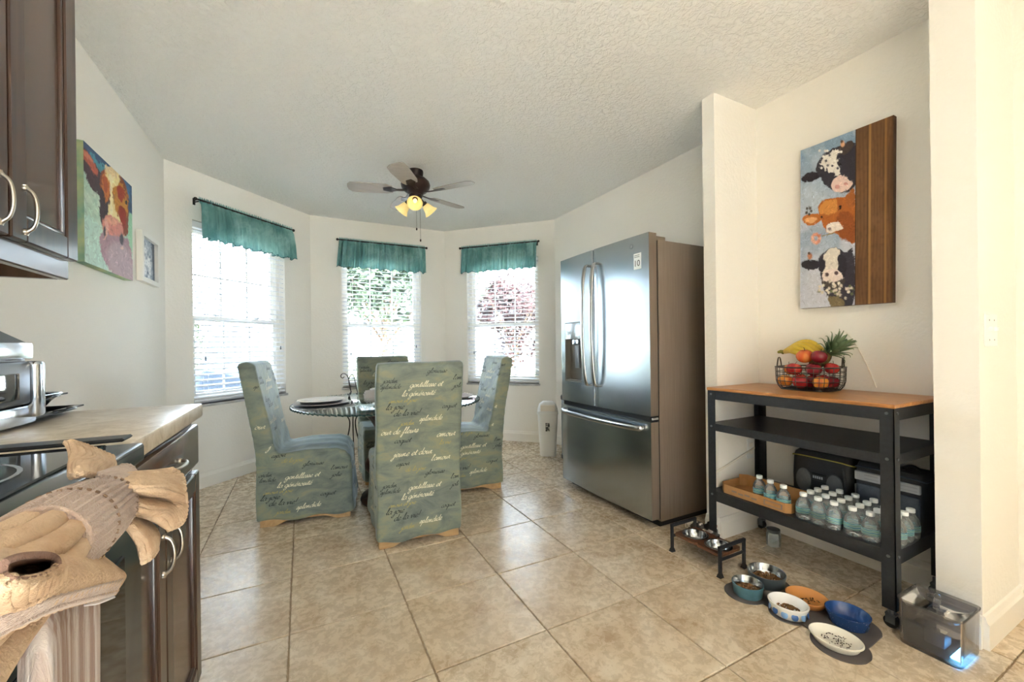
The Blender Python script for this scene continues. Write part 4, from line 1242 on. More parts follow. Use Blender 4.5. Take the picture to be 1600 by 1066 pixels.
for yy in (.07, FW - .07):
    MB().rbox(-.055, .09, yy - .045, yy + .045, 1.676, 1.705, .006, 2).build('hinge_cover', FRIDGESIDE, fr, 30)
MB().rbox(-.055, -.005, .004, .05, .626, .645, .004, 1).build('mid_hinge', CHROME, fr, 30)
MB().box(-.06, -.014, .02, FW - .02, .62, .65).build('door_gap', BLACKPLASTIC, fr)
xs2 = front(.09) - .0012
stk = MB().box(xs2, xs2 + .003, .060, .122, 1.512, 1.606).build('warranty_sticker', WHITEPLASTIC, d_near)
mt = Matrix.Translation((xs2 - .0008, .091, 1.545)) @ Matrix(((0, 0, -1, 0), (-1, 0, 0, 0), (0, 1, 0, 0), (0, 0, 0, 1)))
text_mb('10', .052, mt).build('number', BLACKPLASTIC, stk)
for q in range(2): MB().box(xs2 - .0006, xs2, .070, .112, 1.582 + q * .010, 1.586 + q * .010).build('print_line', GREYPLASTIC, stk)
lg = MB(); lg.shell([(.011, 0), (.013, .0006), (.014, 0)], 24, mtx=Matrix.Translation((front(.135) - .0004, .135, 1.655)) @ Matrix.Rotation(-PI / 2, 4, 'Y')).build('round_logo', GREYPLASTIC, d_near)

# ------------------------------------------------------------------ bins by the fridge
tc = thing('waste_bin', 'small white plastic bin with swing lid by the bay wall', 'bin', (2.125, 3.40, 0), math.radians(-32))
b = MB(); rows = []
for (wx, wy, z) in ((.075, .055, 0), (.078, .058, .01), (.098, .072, .40), (.104, .078, .405), (.104, .078, .425), (.098, .072, .43)):
    rows.append([(wx * np.sign(math.cos(a)) * abs(math.cos(a)) ** .5, wy * np.sign(math.sin(a)) * abs(math.sin(a)) ** .5, z) for a in [2 * PI * k / 32 for k in range(32)]])
b.grid(rows, closed=True); b.add(rows[0], [tuple(range(32))]); b.add(rows[-1], [tuple(range(32))]); b.build('tub', WHITEPLASTIC, tc, 40)
ld = MB(); rows = []
for (k1, z) in ((1.0, .43), (.96, .46), (.82, .50), (.5, .525), (.02, .53)):
    rows.append([(.100 * k1 * np.sign(math.cos(a)) * abs(math.cos(a)) ** .5, .074 * (.25 + .75 * k1) * np.sign(math.sin(a)) * abs(math.sin(a)) ** .5, z) for a in [2 * PI * k / 32 for k in range(32)]])
ld.grid(rows, closed=True); ld.build('lid', WHITEPLASTIC, tc, 40)
MB().rbox(-.07, .07, -.079, -.070, .44, .50, .004, 1).build('swing_flap', TRIM, tc, 30)
MB().box(-.022, .018, -.0705, -.068, .25, .33, Matrix.Rotation(0.03, 4, 'X')).build('sticker', M('bin_sticker', '3f4246', .5, c2='c9c9c6', scale=60, lo=.45, hi=.55), tc)
sc2 = thing('trash_can', 'steel trash can with black rim half hidden behind the fridge', 'trash can', (2.30, 3.20, 0))
MB().lathe([(.125, .03), (.125, .56)], 40).build('body', STAINLESS, sc2, 40)
MB().lathe([(.128, 0), (.130, .008), (.128, .035), (.12, .036)], 40).build('base', BLACKPLASTIC, sc2, 40)
MB().lathe([(.127, .555), (.131, .56), (.131, .585), (.125, .595), (.06, .605), (.001, .607)], 40).build('lid', BLACKPLASTIC, sc2, 40)

# ------------------------------------------------------------------ shelf cart in the niche
SX, SY, SD, SL = 1.932, .702, .44, .775
sh = thing('shelf_cart', 'black steel three-tier shelf cart with honey wood top in the niche', 'shelf', (SX, SY, 0))
MB().rbox(-.004, SD + .004, -.006, SL + .006, .819, .834, .003, 1).build('wood_top', WOODTOP, sh)
tr = MB()
tr.box(.002, .006, .0, SL, .772, .818); tr.box(SD - .006, SD - .002, .0, SL, .772, .818); tr.box(0.006, SD - .006, .002, .006, .772, .818); tr.box(.006, SD - .006, SL - .006, SL - .002, .772, .818)
tr.build('top_rail', BLACKMETAL, sh)
for (zt, lip) in ((.645, .038), (.288, .052)):
    s_ = MB(); s_.box(.006, SD - .006, .006, SL - .006, zt - .004, zt)
    s_.box(.002, .006, .0, SL, zt - lip, zt); s_.box(SD - .006, SD - .002, .0, SL, zt - lip, zt); s_.box(.006, SD - .006, .002, .006, zt - lip, zt); s_.box(.006, SD - .006, SL - .006, SL - .002, zt - lip, zt)
    s_.build('shelf', BLACKMETAL, sh)
for sx in (0, 1):
    for sy in (0, 1):
        lw, t = .042, .003
        x0, x1 = (-.001, lw) if sx == 0 else (SD - lw, SD + .001)
        y0, y1 = (-.001, lw) if sy == 0 else (SL - lw, SL + .001)
        l = MB()
        fx = x0 if sx == 0 else x1 - t; fy = y0 if sy == 0 else y1 - t
        l.box(fx, fx + t, y0, y1, .072, .8185); l.box(x0, x1, fy, fy + t, .072, .8185)
        lo = l.build('leg', BLACKMETAL, sh)
        bt = MB()
        for z in (.80, .63, .27):
            yc = (y0 + y1) / 2; xc = (x0 + x1) / 2
            bt.cyl((x0 - .004 if sx == 0 else x1 + .004, yc, z), ((x0 + .001) if sx == 0 else x1 - .001, yc, z), .0055, 8)
            bt.cyl((xc, y0 - .004 if sy == 0 else y1 + .004, z), (xc, y0 + .001 if sy == 0 else y1 - .001, z), .0055, 8)
        bt.build('bolt', BOLT, lo, 40)
        xc, yc = (x0 + x1) / 2, (y0 + y1) / 2
        cs = MB(); cs.cyl((xc, yc, .048), (xc, yc, .075), .012, 10); cs.box(xc - .014, xc + .014, yc - .016, yc + .016, .046, .052)
        cs.box(xc - .016, xc - .013, yc - .014, yc + .014, .018, .05); cs.box(xc + .013, xc + .016, yc - .014, yc + .014, .018, .05)
        co_ = cs.build('caster', BOLT, sh)
        MB().cyl((xc - .012, yc, .0225), (xc + .012, yc, .0225), .022, 20).build('wheel', BLACKPLASTIC, co_, 40)

# cardboard tray
CARD = M('cardboard', 'b98b58', .85, c2='a97b49', scale=14)
PRINT = M('cardboard_print', '8b7a6e', .8)
cb = thing('cardboard_tray', 'shallow open cardboard drinks tray on the bottom shelf', 'cardboard tray', (1.952, 1.082, .289))
tx, ty, th = .20, .352, .045
b = MB(); tt = .003; ch_ = .03
outl = [(0, ch_ * .6), (ch_ * .6, 0), (tx - ch_, 0), (tx, ch_), (tx, ty - ch_), (tx - ch_, ty), (ch_, ty), (0, ty - ch_)]
b.prism(outl, 0, .003)
for k in range(8):
    p, q = outl[k], outl[(k + 1) % 8]
    L = math.dist(p, q); a = math.atan2(q[1] - p[1], q[0] - p[0])
    b.box(0, L, 0, tt, .003, th + (.018 if k in (2, 3, 4) else 0), Matrix.Translation((p[0], p[1], 0)) @ Matrix.Rotation(a, 4, 'Z'))
b.build('carton', CARD, cb)
MB().box(-.0012, 0, .03, .115, .010, .034).build('printed_panel', PRINT, cb)
MB().box(-.0014, -.0012, .036, .109, .014, .030).build('panel_inner', CARD, cb)
for q in range(4): MB().box(-.0008, 0, .15 + q * .034, .176 + q * .034, .014 + .004 * (q % 2), .018 + .004 * (q % 2) + .004).build('print_mark', PRINT, cb)

# bottles
PLASTIC = M_clear('clear_bottle_plastic', (0.95, 0.98, 0.99, 1), .10, .20, (.82, .90, .93, 1), 1.45)
def m_label():
    m, nt, b = newmat('teal_bottle_label')
    v = coords(nt, 'Object', (1, 1, 1))
    w = nt.nodes.new('ShaderNodeTexWave'); w.wave_type = 'BANDS'; w.bands_direction = 'Z'
    w.inputs['Scale'].default_value = 26; w.inputs['Distortion'].default_value = 4.0; w.inputs['Detail'].default_value = 2
    nt.links.new(v, w.inputs['Vector'])
    r = ramp(nt, [(.22, S('3f94a6')), (.42, S('9fd0da')), (.6, S('f0f7f8')), (.86, S('4f9f8f'))], w.outputs['Fac'])
    nt.links.new(r.outputs['Color'], b.inputs['Base Color']); b.inputs['Roughness'].default_value = .3
    return m
LABELM = m_label()
BHT = .112
bt_me = MB().lathe([(.001, .0), (.024, .0), (.0275, .004), (.0285, .012), (.0275, .022), (.0285, .032), (.0285, .058), (.027, .066), (.022, .078), (.0145, .088), (.0125, .092), (.0125, .100)], 24).mesh('bottle_body', PLASTIC, 40)
cp_me = MB().lathe([(.0138, .097), (.0142, .099), (.0142, .110), (.0128, BHT), (.0001, BHT)], 18).mesh('cap', WHITEPLASTIC, 40)
lb_me = MB().shell([(.0289, .026), (.0292, .027), (.0292, .050), (.0289, .051)], 24).mesh('label', LABELM, 40)
sh_me = None
def bottle(x, y, z, label, group, rot):
    t = thing('water_bottle', label, 'bottle', (x, y, z), rot, group)
    for nm, me in (('bottle_body', bt_me), ('cap', cp_me), ('paper_label', lb_me)):
        o = bpy.data.objects.new(nm, me); COL.objects.link(o); o.parent = t
    return t
rnd = random.Random(11)
for k, (x, y) in enumerate(((2.035, 1.268), (2.012, 1.200), (1.992, 1.128))):
    bottle(x, y, .2925, ['small clear water bottle in the cardboard tray, farthest from the bottle packs', 'small clear water bottle in the cardboard tray, middle of the three', 'small clear water bottle in the cardboard tray, next to the bottle packs'][k], 'bottles in the cardboard tray', rnd.uniform(0, 6))
for pk, (ys, nm, where) in enumerate((((1.035, .976, .917), 'left', 'beside the cardboard tray'), ((.852, .793, .734), 'right', 'behind the front shelf leg'))):
    for i, y in enumerate(ys):
        for j, x in enumerate((1.976, 2.035, 2.094, 2.153)):
            bottle(x + rnd.uniform(-.0005, .0005), y, .2885, 'water bottle, %s in the %s row of the pack %s' % (('left', 'middle', 'right')[i], ('front', 'second', 'third', 'back')[j], where), 'bottles in the %s pack' % nm, rnd.uniform(0, 6))
FILM = M_clear('shrink_film', (.97, .98, 1, 1), .12, .06, (.85, .92, .95, 1), 1.4)
for (y0, y1, where) in ((.885, 1.067, 'around the bottle pack beside the cardboard tray'), (.703, .884, 'around the bottle pack behind the front shelf leg')):
    f_ = MB(); rows = []
    for z, ins in ((.289, .0), (.31, -.001), (.34, .002), (.352, .006)):
        row = []
        cx_, cy_ = 2.0645, (y0 + y1) / 2; hx, hy = .1195 - ins, (y1 - y0) / 2 - .001 - ins
        for k in range(48):
            a = 2 * PI * k / 48
            row.append((cx_ + hx * np.sign(math.cos(a)) * abs(math.cos(a)) ** .28 + .0004 * math.sin(k * 2.3), cy_ + hy * np.sign(math.sin(a)) * abs(math.sin(a)) ** .28, z + .004 * math.sin(k * 1.7)))
        rows.append(row)
    f_.grid(rows, closed=True)
    tag(f_.build('shrink_wrap', FILM, None, 60), 'clear plastic shrink wrap ' + where, 'plastic wrap')

# bags behind the bottles
BAGBLACK = M('black_nylon', '1b1c1f', .6, c2='232428', scale=40, bmp=.3, bscale=300)
BAGGREY = M('grey_nylon', '4b4e52', .65, c2='55585c', scale=50, bmp=.3, bscale=300)
BAGNAVY = M('slate_nylon', '39424f', .65, c2='434c5a', scale=40, bmp=.3, bscale=300)
YELLOW = M('yellow_piping', 'a79a4a', .6)
PALE = M('pale_tag', '9ba0a8', .6)
def bag(name, label, loc, w, d, h, m, parts):
    t = thing(name, label, 'bag', loc)
    b = MB(); rows = []
    for z, k1 in ((0, .94), (.01, 1.0), (h * .5, 1.01), (h * .86, .98), (h * .95, .93), (h, .82)):
        rows.append([(d / 2 + d / 2 * k1 * np.sign(math.cos(a)) * abs(math.cos(a)) ** .35, w / 2 + w / 2 * k1 * np.sign(math.sin(a)) * abs(math.sin(a)) ** .35, z) for a in [2 * PI * k / 48 for k in range(48)]])
    b.grid(rows, closed=True); b.add(rows[0], [tuple(range(48))]); b.add(rows[-1], [tuple(range(48))])
    b.build('bag_body', m, t, 50)
    parts(t, w, d, h)
    return t
def rim(t, w, d, h, z, m, k1=1.0):
    return MB().tube([(d / 2 + (d / 2 + .002) * k1 * np.sign(math.cos(a)) * abs(math.cos(a)) ** .35, w / 2 + (w / 2 + .002) * k1 * np.sign(math.sin(a)) * abs(math.sin(a)) ** .35, z + .006 * math.cos(2 * a)) for a in [2 * PI * k / 48 for k in range(48)]], .003, 6, closed=True).build('zip_piping', m, t, 60)
def p_a(t, w, d, h):
    rim(t, w, d, h, h * .88, YELLOW)
    for yc in (.065, w - .065):
        MB().lathe([(.001, 0), (.03, .0), (.036, .004), (.034, .010), (.001, .012)], 24, mtx=Matrix.Translation((.001, yc, h * .42)) @ Matrix.Rotation(-PI / 2, 4, 'Y') @ Matrix.Diagonal((1.6, 1, 1, 1))).build('side_pocket', BAGGREY, t, 50)
    pl_ = MB().rbox(-.008, .002, w / 2 - .032, w / 2 + .032, h * .46, h * .60, .003, 1).build('name_patch', M('patch_black', '101114', .5), t)
    for q in range(5): MB().box(-.0088, -.008, w / 2 + .018 - q * .009, w / 2 + .024 - q * .009, h * .505, h * .555).build('patch_mark', PALE, pl_)
    MB().tube(spline([(-.004, .03, h * .80), (-.012, .02, h * .5), (-.006, .025, h * .15)], 5), .006, 6).build('strap', BAGBLACK, t, 60)
    MB().tube(spline([(d * .4, .05, h * .97), (d * .4, w / 2, h * 1.13), (d * .4, w - .05, h * .97)], 6), .007, 6).build('carry_handle', BAGBLACK, t, 60)
bag('cooler_bag', 'black and grey cooler bag with yellow piping behind the bottles', (2.205, .952, .288), .262, .158, .245, BAGBLACK, p_a)
def p_b(t, w, d, h):
    pk_ = MB().rbox(-.012, .004, .008, w - .008, .03, h * .62, .008, 2).build('front_pocket', BAGNAVY, t, 40)
    lb_ = MB().rbox(-.010, .003, .006, w - .006, h * .68, h * .84, .003, 1).build('printed_label', PALE, t)
    for q in range(2): MB().box(-.0108, -.010, .014, w * .6, h * (.72 + .06 * q), h * (.735 + .06 * q)).build('print_line', GREYPLASTIC, lb_)
    MB().cyl((-.014, w - .012, h * .42), (-.014, w - .012, h * .60), .003, 6).build('zip_pull', BOLT, t)
    rim(t, w, d, h, h * .9, BAGNAVY)
    MB().tube(spline([(d * .5, .02, h * .98), (d * .5, w / 2, h * 1.08), (d * .5, w - .02, h * .98)], 5), .006, 6).build('carry_handle', BAGBLACK, t, 60)
bag('lunch_bag', 'slate blue lunch bag with pale label between cooler bag and shelf leg', (2.205, .838, .288), .106, .155, .245, BAGBLACK, p_b)
bag('lunch_bag', 'slate blue lunch bag at the end of the shelf by the wall', (2.205, .712, .288), .118, .155, .235, BAGBLACK, p_b)

# ------------------------------------------------------------------ fruit basket
BX, BY, BZ = 2.237, 1.135, .834
WIRE = M('dark_wire', '4c4743', .35, .7)
bk = thing('fruit_basket', 'rounded dark wire fruit basket on the wood shelf top', 'basket', (BX, BY, BZ))
def sq(a, r, e=.62): return (r * np.sign(math.cos(a)) * abs(math.cos(a)) ** e, r * np.sign(math.sin(a)) * abs(math.sin(a)) ** e)
def ring(r, z, rad, name):
    MB().tube([sq(2 * PI * k / 48, r) + (z,) for k in range(48)], rad, 6, closed=True).build(name, WIRE, bk, 60)
RB = .126
for z, r, rad in ((.003, RB * .86, .0025), (.022, RB * .96, .0018), (.044, RB, .0018), (.066, RB * 1.01, .0018), (.088, RB * 1.01, .0018)): ring(r, z, rad, 'wire_hoop')
ring(RB * 1.02, .112, .0035, 'rim')
up_ = MB()
for k in range(28):
    a = 2 * PI * k / 28
    up_.tube([sq(a, RB * .86) + (.003,), sq(a, RB * .95) + (.02,), sq(a, RB) + (.044,), sq(a, RB * 1.02) + (.112,)], .0015, 5)
up_.build('upright_wires', WIRE, bk, 60)
fb = MB()
for k in range(-4, 5):
    q = RB * .86 * k / 4.6
    e = RB * .84 * (1 - abs(k / 4.6) ** 3) ** .33
    fb.tube([(q, -e, .003), (q, e, .003)], .0015, 5); fb.tube([(-e, q, .003), (e, q, .003)], .0015, 5)
fb.build('base_wires', WIRE, bk, 60)
for s_ in (-1, 1):
    ang = math.radians(-70) if s_ < 0 else math.radians(110)
    dirx = Vector((math.cos(ang), math.sin(ang), 0)); pr_ = Vector((-dirx.y, dirx.x, 0))
    c0 = dirx * RB * 1.02
    MB().tube(spline([c0 - pr_ * .055 + Vector((0, 0, .112)), c0 - pr_ * .045 + Vector((0, 0, .13)), c0 - pr_ * .02 + Vector((0, 0, .155)), c0 + pr_ * .02 + Vector((0, 0, .155)), c0 + pr_ * .045 + Vector((0, 0, .13)), c0 + pr_ * .055 + Vector((0, 0, .112))], 6), .003, 6).build('handle', WIRE, bk, 60)

def m_apple(name, a, b_, c_):
    m, nt, b = newmat(name)
    v = coords(nt, 'Object', (1, 1, .25))
    r = ramp(nt, [(.28, S(a)), (.5, S(b_)), (.72, S(c_))], noise(nt, v, 26.0, 4.0, .6, .3))
    nt.links.new(r.outputs['Color'], b.inputs['Base Color']); b.inputs['Roughness'].default_value = .22
    return m
AP = {'red': m_apple('apple_red', '8e1a26', 'b02a2c', 'c8543a'), 'orange': m_apple('apple_orange', 'c23d22', 'd86a34', 'e59a4a'),
      'yellow': m_apple('apple_yellow', 'd8a03a', 'dd8a3c', 'c6522e'), 'dark': m_apple('apple_dark', '5e1320', '7c1c28', '93282d')}
STEM = M('fruit_stem', '4a3722', .7)
def apple_prof():
    p = []
    for k in range(15):
        a = -PI / 2 + PI * k / 14
        r = math.cos(a) * (1 + .06 * math.sin(a)); z = math.sin(a) * .9
        if k > 10: z -= .16 * ((k - 10) / 4) ** 2
        if k < 3: z += .10 * ((3 - k) / 3) ** 2
        p.append((max(r, .0005), z))
    return p
ap_me = {k: MB().lathe([(r * .034, z * .034) for r, z in apple_prof()], 22).mesh('skin', m, 60) for k, m in AP.items()}
stem_me = MB().tube([(0, 0, .022), (.002, 0, .032), (.006, .001, .040)], .0013, 5).mesh('stem', STEM)
apples = [((2.165, 1.212), .0395, 'yellow', 'yellow and orange apple at the bottom left of the basket', .033), ((2.150, 1.133), .0395, 'red', 'red apple at the bottom middle of the basket', .034),
          ((2.180, 1.060), .0395, 'yellow', 'yellow apple at the bottom right of the basket', .033), ((2.262, 1.055), .0395, 'dark', 'dark red apple behind the yellow one at bottom right', .034),
          ((2.262, 1.195), .0395, 'red', 'red apple at the back left bottom of the basket', .034), ((2.312, 1.12), .0395, 'red', 'red apple against the wall side of the basket', .034),
          ((2.228, 1.125), .0400, 'dark', 'dark apple at the centre of the basket bottom', .034),
          ((2.185, 1.180), .0985, 'red', 'bright red apple in the second layer of the basket front', .034), ((2.245, 1.228), .096, 'orange', 'orange-red apple at the left end of second layer', .032),
          ((2.190, 1.095), .1000, 'dark', 'dark red apple in the second layer beside the bright red one', .034),
          ((2.222, 1.150), .163, 'orange', 'large orange apple on top of the basket below the bananas', .037), ((2.205, 1.078), .161, 'dark', 'dark red apple on top beside the large orange apple', .034),
          ((2.262, 1.052), .105, 'red', 'red apple under the pineapple crown', .031)]
rnd = random.Random(5)
for (x, y), dz_, kind, lab, rr in apples:
    t = thing('apple', lab, 'apple', (x, y, BZ + dz_ + .002), rnd.uniform(0, 6), 'apples in the wire basket')
    t.scale = (rr / .034,) * 3
    t.rotation_euler = (rnd.uniform(-.3, .3), rnd.uniform(-.5, .2), rnd.uniform(0, 6))
    for nm, me in (('skin', ap_me[kind]), ('stem', stem_me)):
        o = bpy.data.objects.new(nm, me); COL.objects.link(o); o.parent = t
BANANA = M('banana_yellow', 'd8b93c', .45, c2='c9a72e', scale=20)
BTIP = M('banana_tip', '4e4a22', .7)
bn = thing('banana_bunch', 'bunch of yellow bananas lying over the left of the basket', 'bananas', (2.275, 1.250, BZ + .160))
for k in range(5):
    ph = math.radians(-18 + 20 * k)
    pts = []; rs = []
    L = .165
    for i in range(13):
        t = i / 12
        u = t * L; arch = .050 * math.sin(PI * min(1, t * 1.02)) ** 1.0
        # runs toward -y (right in view); each is fanned about the stem
        off = -.062 + .026 * k
        pts.append((off * math.sin(PI * .5 * min(1, t * 1.6)) * 1.0, .028 - u * (.92 + .04 * k), .020 + arch * (.55 + .13 * k) - .03 * t * (4 - k) / 4))
        rs.append(.004 + .0125 * math.sin(PI * min(1, max(0, (t - .02)) / .96)) ** .45 if 0 < i < 12 else .004)
    bo = MB().tube(pts, rs, 10).build('banana', BANANA, bn, 60)
    MB().ball(pts[-1], .0055, n=8, m=6).build('tip', BTIP, bo, 60)
MB().tube([(0, .030, .022), (0, .045, .026), (.002, .058, .022)], [.011, .009, .007], 8).build('crown_stem', M('banana_stem', '8d8a35', .6), bn, 60)
PINE = M('pineapple_skin', '6b5526', .7, c2='3f3a1f', scale=55, lo=.4, hi=.6, bmp=.8, bscale=55, bdist=.006)
LEAF = M('pineapple_leaf', '5b7350', .5, c2='8a9c74', scale=16, lo=.4, hi=.7)
axis = Vector((.12, -.62, .60)).normalized()
pn = thing('pineapple', 'pineapple lying in the basket with its green leaf crown to the right', 'pineapple', tuple(on_x(1294, 552, 2.285) - axis * .045))
q_ = axis.to_track_quat('Z', 'Y').to_matrix().to_4x4()
MB().ball((0, 0, 0), .036, .036, .055, 20, 14, mtx=q_).build('fruit_body', PINE, pn, 60)
rnd = random.Random(2)
for k in range(34):
    lay = k / 34
    a = k * 2.39996
    L = .075 + .075 * lay if k < 28 else .12
    spread = 1.15 - .85 * lay
    w = .010
    rows = []
    for i in range(7):
        t = i / 6
        r0 = .014 * (1 - lay * .5) + spread * L * .75 * math.sin(t * 1.35)
        z0 = .044 + .028 * lay + L * (1 - .40 * spread) * math.sin(t * 1.5) + (-.03 * t * t * spread)
        ww = w * (1 - t) ** .7 * (.8 + .6 * math.sin(PI * min(1, t + .25)))
        d = Vector((math.cos(a), math.sin(a), 0)); e = Vector((-d.y, d.x, 0))
        c = d * r0 + Vector((0, 0, z0))
        rows.append([c - e * ww, c - d * .003 * (1 - t) , c + e * ww] if i < 6 else [c - e * .0004, c, c + e * .0004])
    o = MB().grid(rows, mtx=q_).build('leaf', LEAF, pn, 60)
    solidify(o, .0018)
cordm = M('white_cable', 'e2ddd2', .5)
cw = MB().tube(spline([on_x(1322, 520, 2.384), on_x(1335, 535, 2.384), on_x(1350, 562, 2.384), on_x(1362, 588, 2.384), on_x(1369, 606, 2.384)], 6), .0028, 6)
tag(cw.build('wall_cable', cordm, None, 60), 'thin white cable hanging down the niche wall beside the pineapple', 'cable')

# ------------------------------------------------------------------ pet corner
pf = thing('pet_feeder', 'low pet feeder with black iron ends and wooden bowl board', 'pet feeder', (1.688, 1.238, 0))
fw_, fl_, fh = .172, .272, .140
for y in (0, fl_):
    e = MB()
    for x in (0, fw_):
        e.rbox(x - .008, x + .008, y - .006, y + .006, .004, fh, .002, 1)
        e.add([(x - .013, y - .011, 0), (x + .013, y - .011, 0), (x + .013, y + .011, 0), (x - .013, y + .011, 0), (x - .008, y - .006, .018), (x + .008, y - .006, .018), (x + .008, y + .006, .018), (x - .008, y + .006, .018)],
              [(0, 3, 2, 1), (4, 5, 6, 7), (0, 1, 5, 4), (1, 2, 6, 5), (2, 3, 7, 6), (3, 0, 4, 7)])
    e.rbox(-.008, fw_ + .008, y - .007, y + .007, fh - .014, fh, .002, 1)
    e.rbox(0, fw_, y - .005, y + .005, .072, .084, .002, 1)
    e.build('end_frame', BLACKMETAL, pf, 30)
def holed(b, x0, x1, y0, y1, z0, z1, r):
    cx_, cy_ = (x0 + x1) / 2, (y0 + y1) / 2; n = 40; A = []; B = []
    for k in range(n):
        a = 2 * PI * k / n; c, s = math.cos(a), math.sin(a)
        m = min((x1 - x0) / 2 / max(1e-9, abs(c)), (y1 - y0) / 2 / max(1e-9, abs(s)))
        A.append((cx_ + m * c, cy_ + m * s)); B.append((cx_ + r * c, cy_ + r * s))
    b.grid([[(p[0], p[1], z1) for p in A], [(p[0], p[1], z1) for p in B], [(p[0], p[1], z0) for p in B], [(p[0], p[1], z0) for p in A], [(p[0], p[1], z1) for p in A]], closed=True)
bd = MB(); holed(bd, .008, fw_ - .008, .006, fl_ / 2, .084, .096, .056); holed(bd, .008, fw_ - .008, fl_ / 2, fl_ - .006, .084, .096, .056)
bd.build('bowl_board', FEEDWOOD, pf, 30)
for k, y in enumerate((.071, .201)):
    t = thing('steel_bowl', ['shiny steel bowl in the pet feeder, nearer the food mat', 'shiny steel bowl in the pet feeder, nearer the fridge'][k], 'bowl', (1.688 + fw_ / 2, 1.238 + y, .055), 0, 'steel feeder bowls')
    MB().shell([(1e-5, 0), (.036, 0), (.046, .006), (.0535, .041), (.062, .0415), (.063, .0435), (.061, .0455), (.052, .045), (.044, .009), (.035, .004), (1e-5, .004)], 40).build('bowl', STEELBOWL, t, 50)

# toy beside the feeder
ty_ = thing('toy_cow', 'small black and white toy cow on the floor between feeder and shelf leg', 'toy', (1.945, 1.565, 0), math.radians(-70))
TB = M('toy_black_white', '1d1a1a', .6, c2='ddd5cb', scale=22, lo=.48, hi=.52)
TWH = M('toy_white', 'd9d2c8', .6)
b = MB(); b.ball((0, 0, .055), .055, .026, .026, 18, 12)
for x in (-.035, .035):
    for y in (-.013, .013): b.cyl((x, y, 0), (x * .95, y, .045), .009, 10, r1=.011)
b.tube([(.045, 0, .06), (.062, 0, .075), (.07, 0, .085)], [.016, .014, .012], 10)
b.ball((.078, 0, .088), .022, .015, .016, 14, 10)
b.build('body', TB, ty_, 60)
for s_ in (-1, 1):
    MB().ball((.066, s_ * .02, .098), .007, .012, .005, 10, 6).build('ear', M('toy_ear_%d' % s_, '211d1d', .6), ty_, 60)
    MB().cyl((.07, s_ * .008, .10), (.074, s_ * .012, .116), .003, 6, r1=.001).build('horn', TWH, ty_)
MB().ball((.097, 0, .082), .009, .011, .009, 10, 8).build('muzzle', M('toy_muzzle', 'cdaa9b', .6), ty_, 60)
MB().tube(spline([(-.052, 0, .065), (-.062, 0, .05), (-.063, 0, .03)], 4), .003, 6).build('tail', TWH, ty_, 60)

# mat
bowls = [('sb', 1.672, 1.098, .063), ('gr', 1.822, 1.112, .077), ('wh', 1.690, .945, .068), ('or', 1.822, .945, .074), ('bl', 1.824, .806, .069), ('cr', 1.664, .772, .073)]
cir = [(1.672, 1.108, .080), (1.825, 1.105, .085), (1.688, .945, .066), (1.822, .945, .078), (1.828, .795, .086), (1.670, .762, .086), (1.755, .94, .10), (1.75, 1.02, .085), (1.75, .85, .085)]
ys_ = np.linspace(.672, 1.192, 90); lo_, hi_ = [], []
for y in ys_:
    xs = [(cx_ - math.sqrt(max(0, r * r - (y - cy_) ** 2)), cx_ + math.sqrt(max(0, r * r - (y - cy_) ** 2))) for cx_, cy_, r in cir if abs(y - cy_) < r]
    if xs: lo_.append((min(a for a, b_ in xs), y)); hi_.append((max(b_ for a, b_ in xs), y))
matp = lo_ + hi_[::-1]
mb_ = MB(); n = len(lo_)
mb_.grid([[(lo_[k][0], lo_[k][1], 0), (lo_[k][0], lo_[k][1], .004), (hi_[k][0], hi_[k][1], .004), (hi_[k][0], hi_[k][1], 0)] for k in range(n)], closed=True)
mb_.add([(p[0], p[1], z) for p in (lo_[0], hi_[0]) for z in (0, .004)], [(0, 1, 3, 2)]); mb_.add([(p[0], p[1], z) for p in (lo_[-1], hi_[-1]) for z in (0, .004)], [(0, 2, 3, 1)])
tag(mb_.build('feeding_mat', M('charcoal_silicone', '575150', .7)), 'dark grey scalloped rubber feeding mat under six pet bowls', 'mat')
def pbowl(name, label, x, y, r, h, m_out, m_in, sx=1.0, sy=1.0, rz=0, thick=.004, base=.8, flare=1.0):
    t = thing(name, label, 'bowl', (x, y, .004), rz)
    MB().shell([(1e-5, 0), (r * base, 0), (r * (base + .04), .003), (r * (base + (1 - base) * .6), h * .6), (r, h - .003), (r, h), (r - thick * .5, h + .0015)], 48, sx=sx, sy=sy).build('outer_wall', m_out, t, 50)
    MB().shell([(r - thick * .5, h + .0015), (r - thick, h - .001), (r * (base + (1 - base) * .5) - thick, h * .5), (r * base * .93 - thick, .009), (r * base * .7, .006), (1e-5, .006)], 48, sx=sx, sy=sy).build('inner_glaze', m_in, t, 50)
    return t
KIB = M('kibble_brown', '8a6238', .8, c2='6b4826', scale=90)
def kibble(label, x, y, z, r, n, sx=1, sy=1, rz=0, seed=1, a0=0, a1=2 * PI, m=KIB, pr=.0042):
    rn = random.Random(seed); b = MB()
    for _ in range(n):
        a = rn.uniform(a0, a1); rr = r * math.sqrt(rn.random())
        px_, py_ = rr * math.cos(a) * sx, rr * math.sin(a) * sy
        c, s = math.cos(rz), math.sin(rz)
        b.ball((x + px_ * c - py_ * s, y + px_ * s + py_ * c, z + pr + .005 * rn.random() * (1 - (rr / r) ** 2)), pr * rn.uniform(.7, 1.1), pr * rn.uniform(.7, 1.1), pr * .6, 6, 4)
    return tag(b.build('kibble', m, None, 60), label, 'kibble', None, 'stuff')
TEALB = M('teal_enamel', '4f7784', .35, c2='3f6874', scale=20)
BLUEW = M('blue_pattern_glaze', 'e6e4df', .25)
pbowl('pet_bowl', 'teal enamelled steel pet bowl full of kibble at the mat end', 1.672, 1.098, .060, .048, TEALB, STEELBOWL, base=.86)
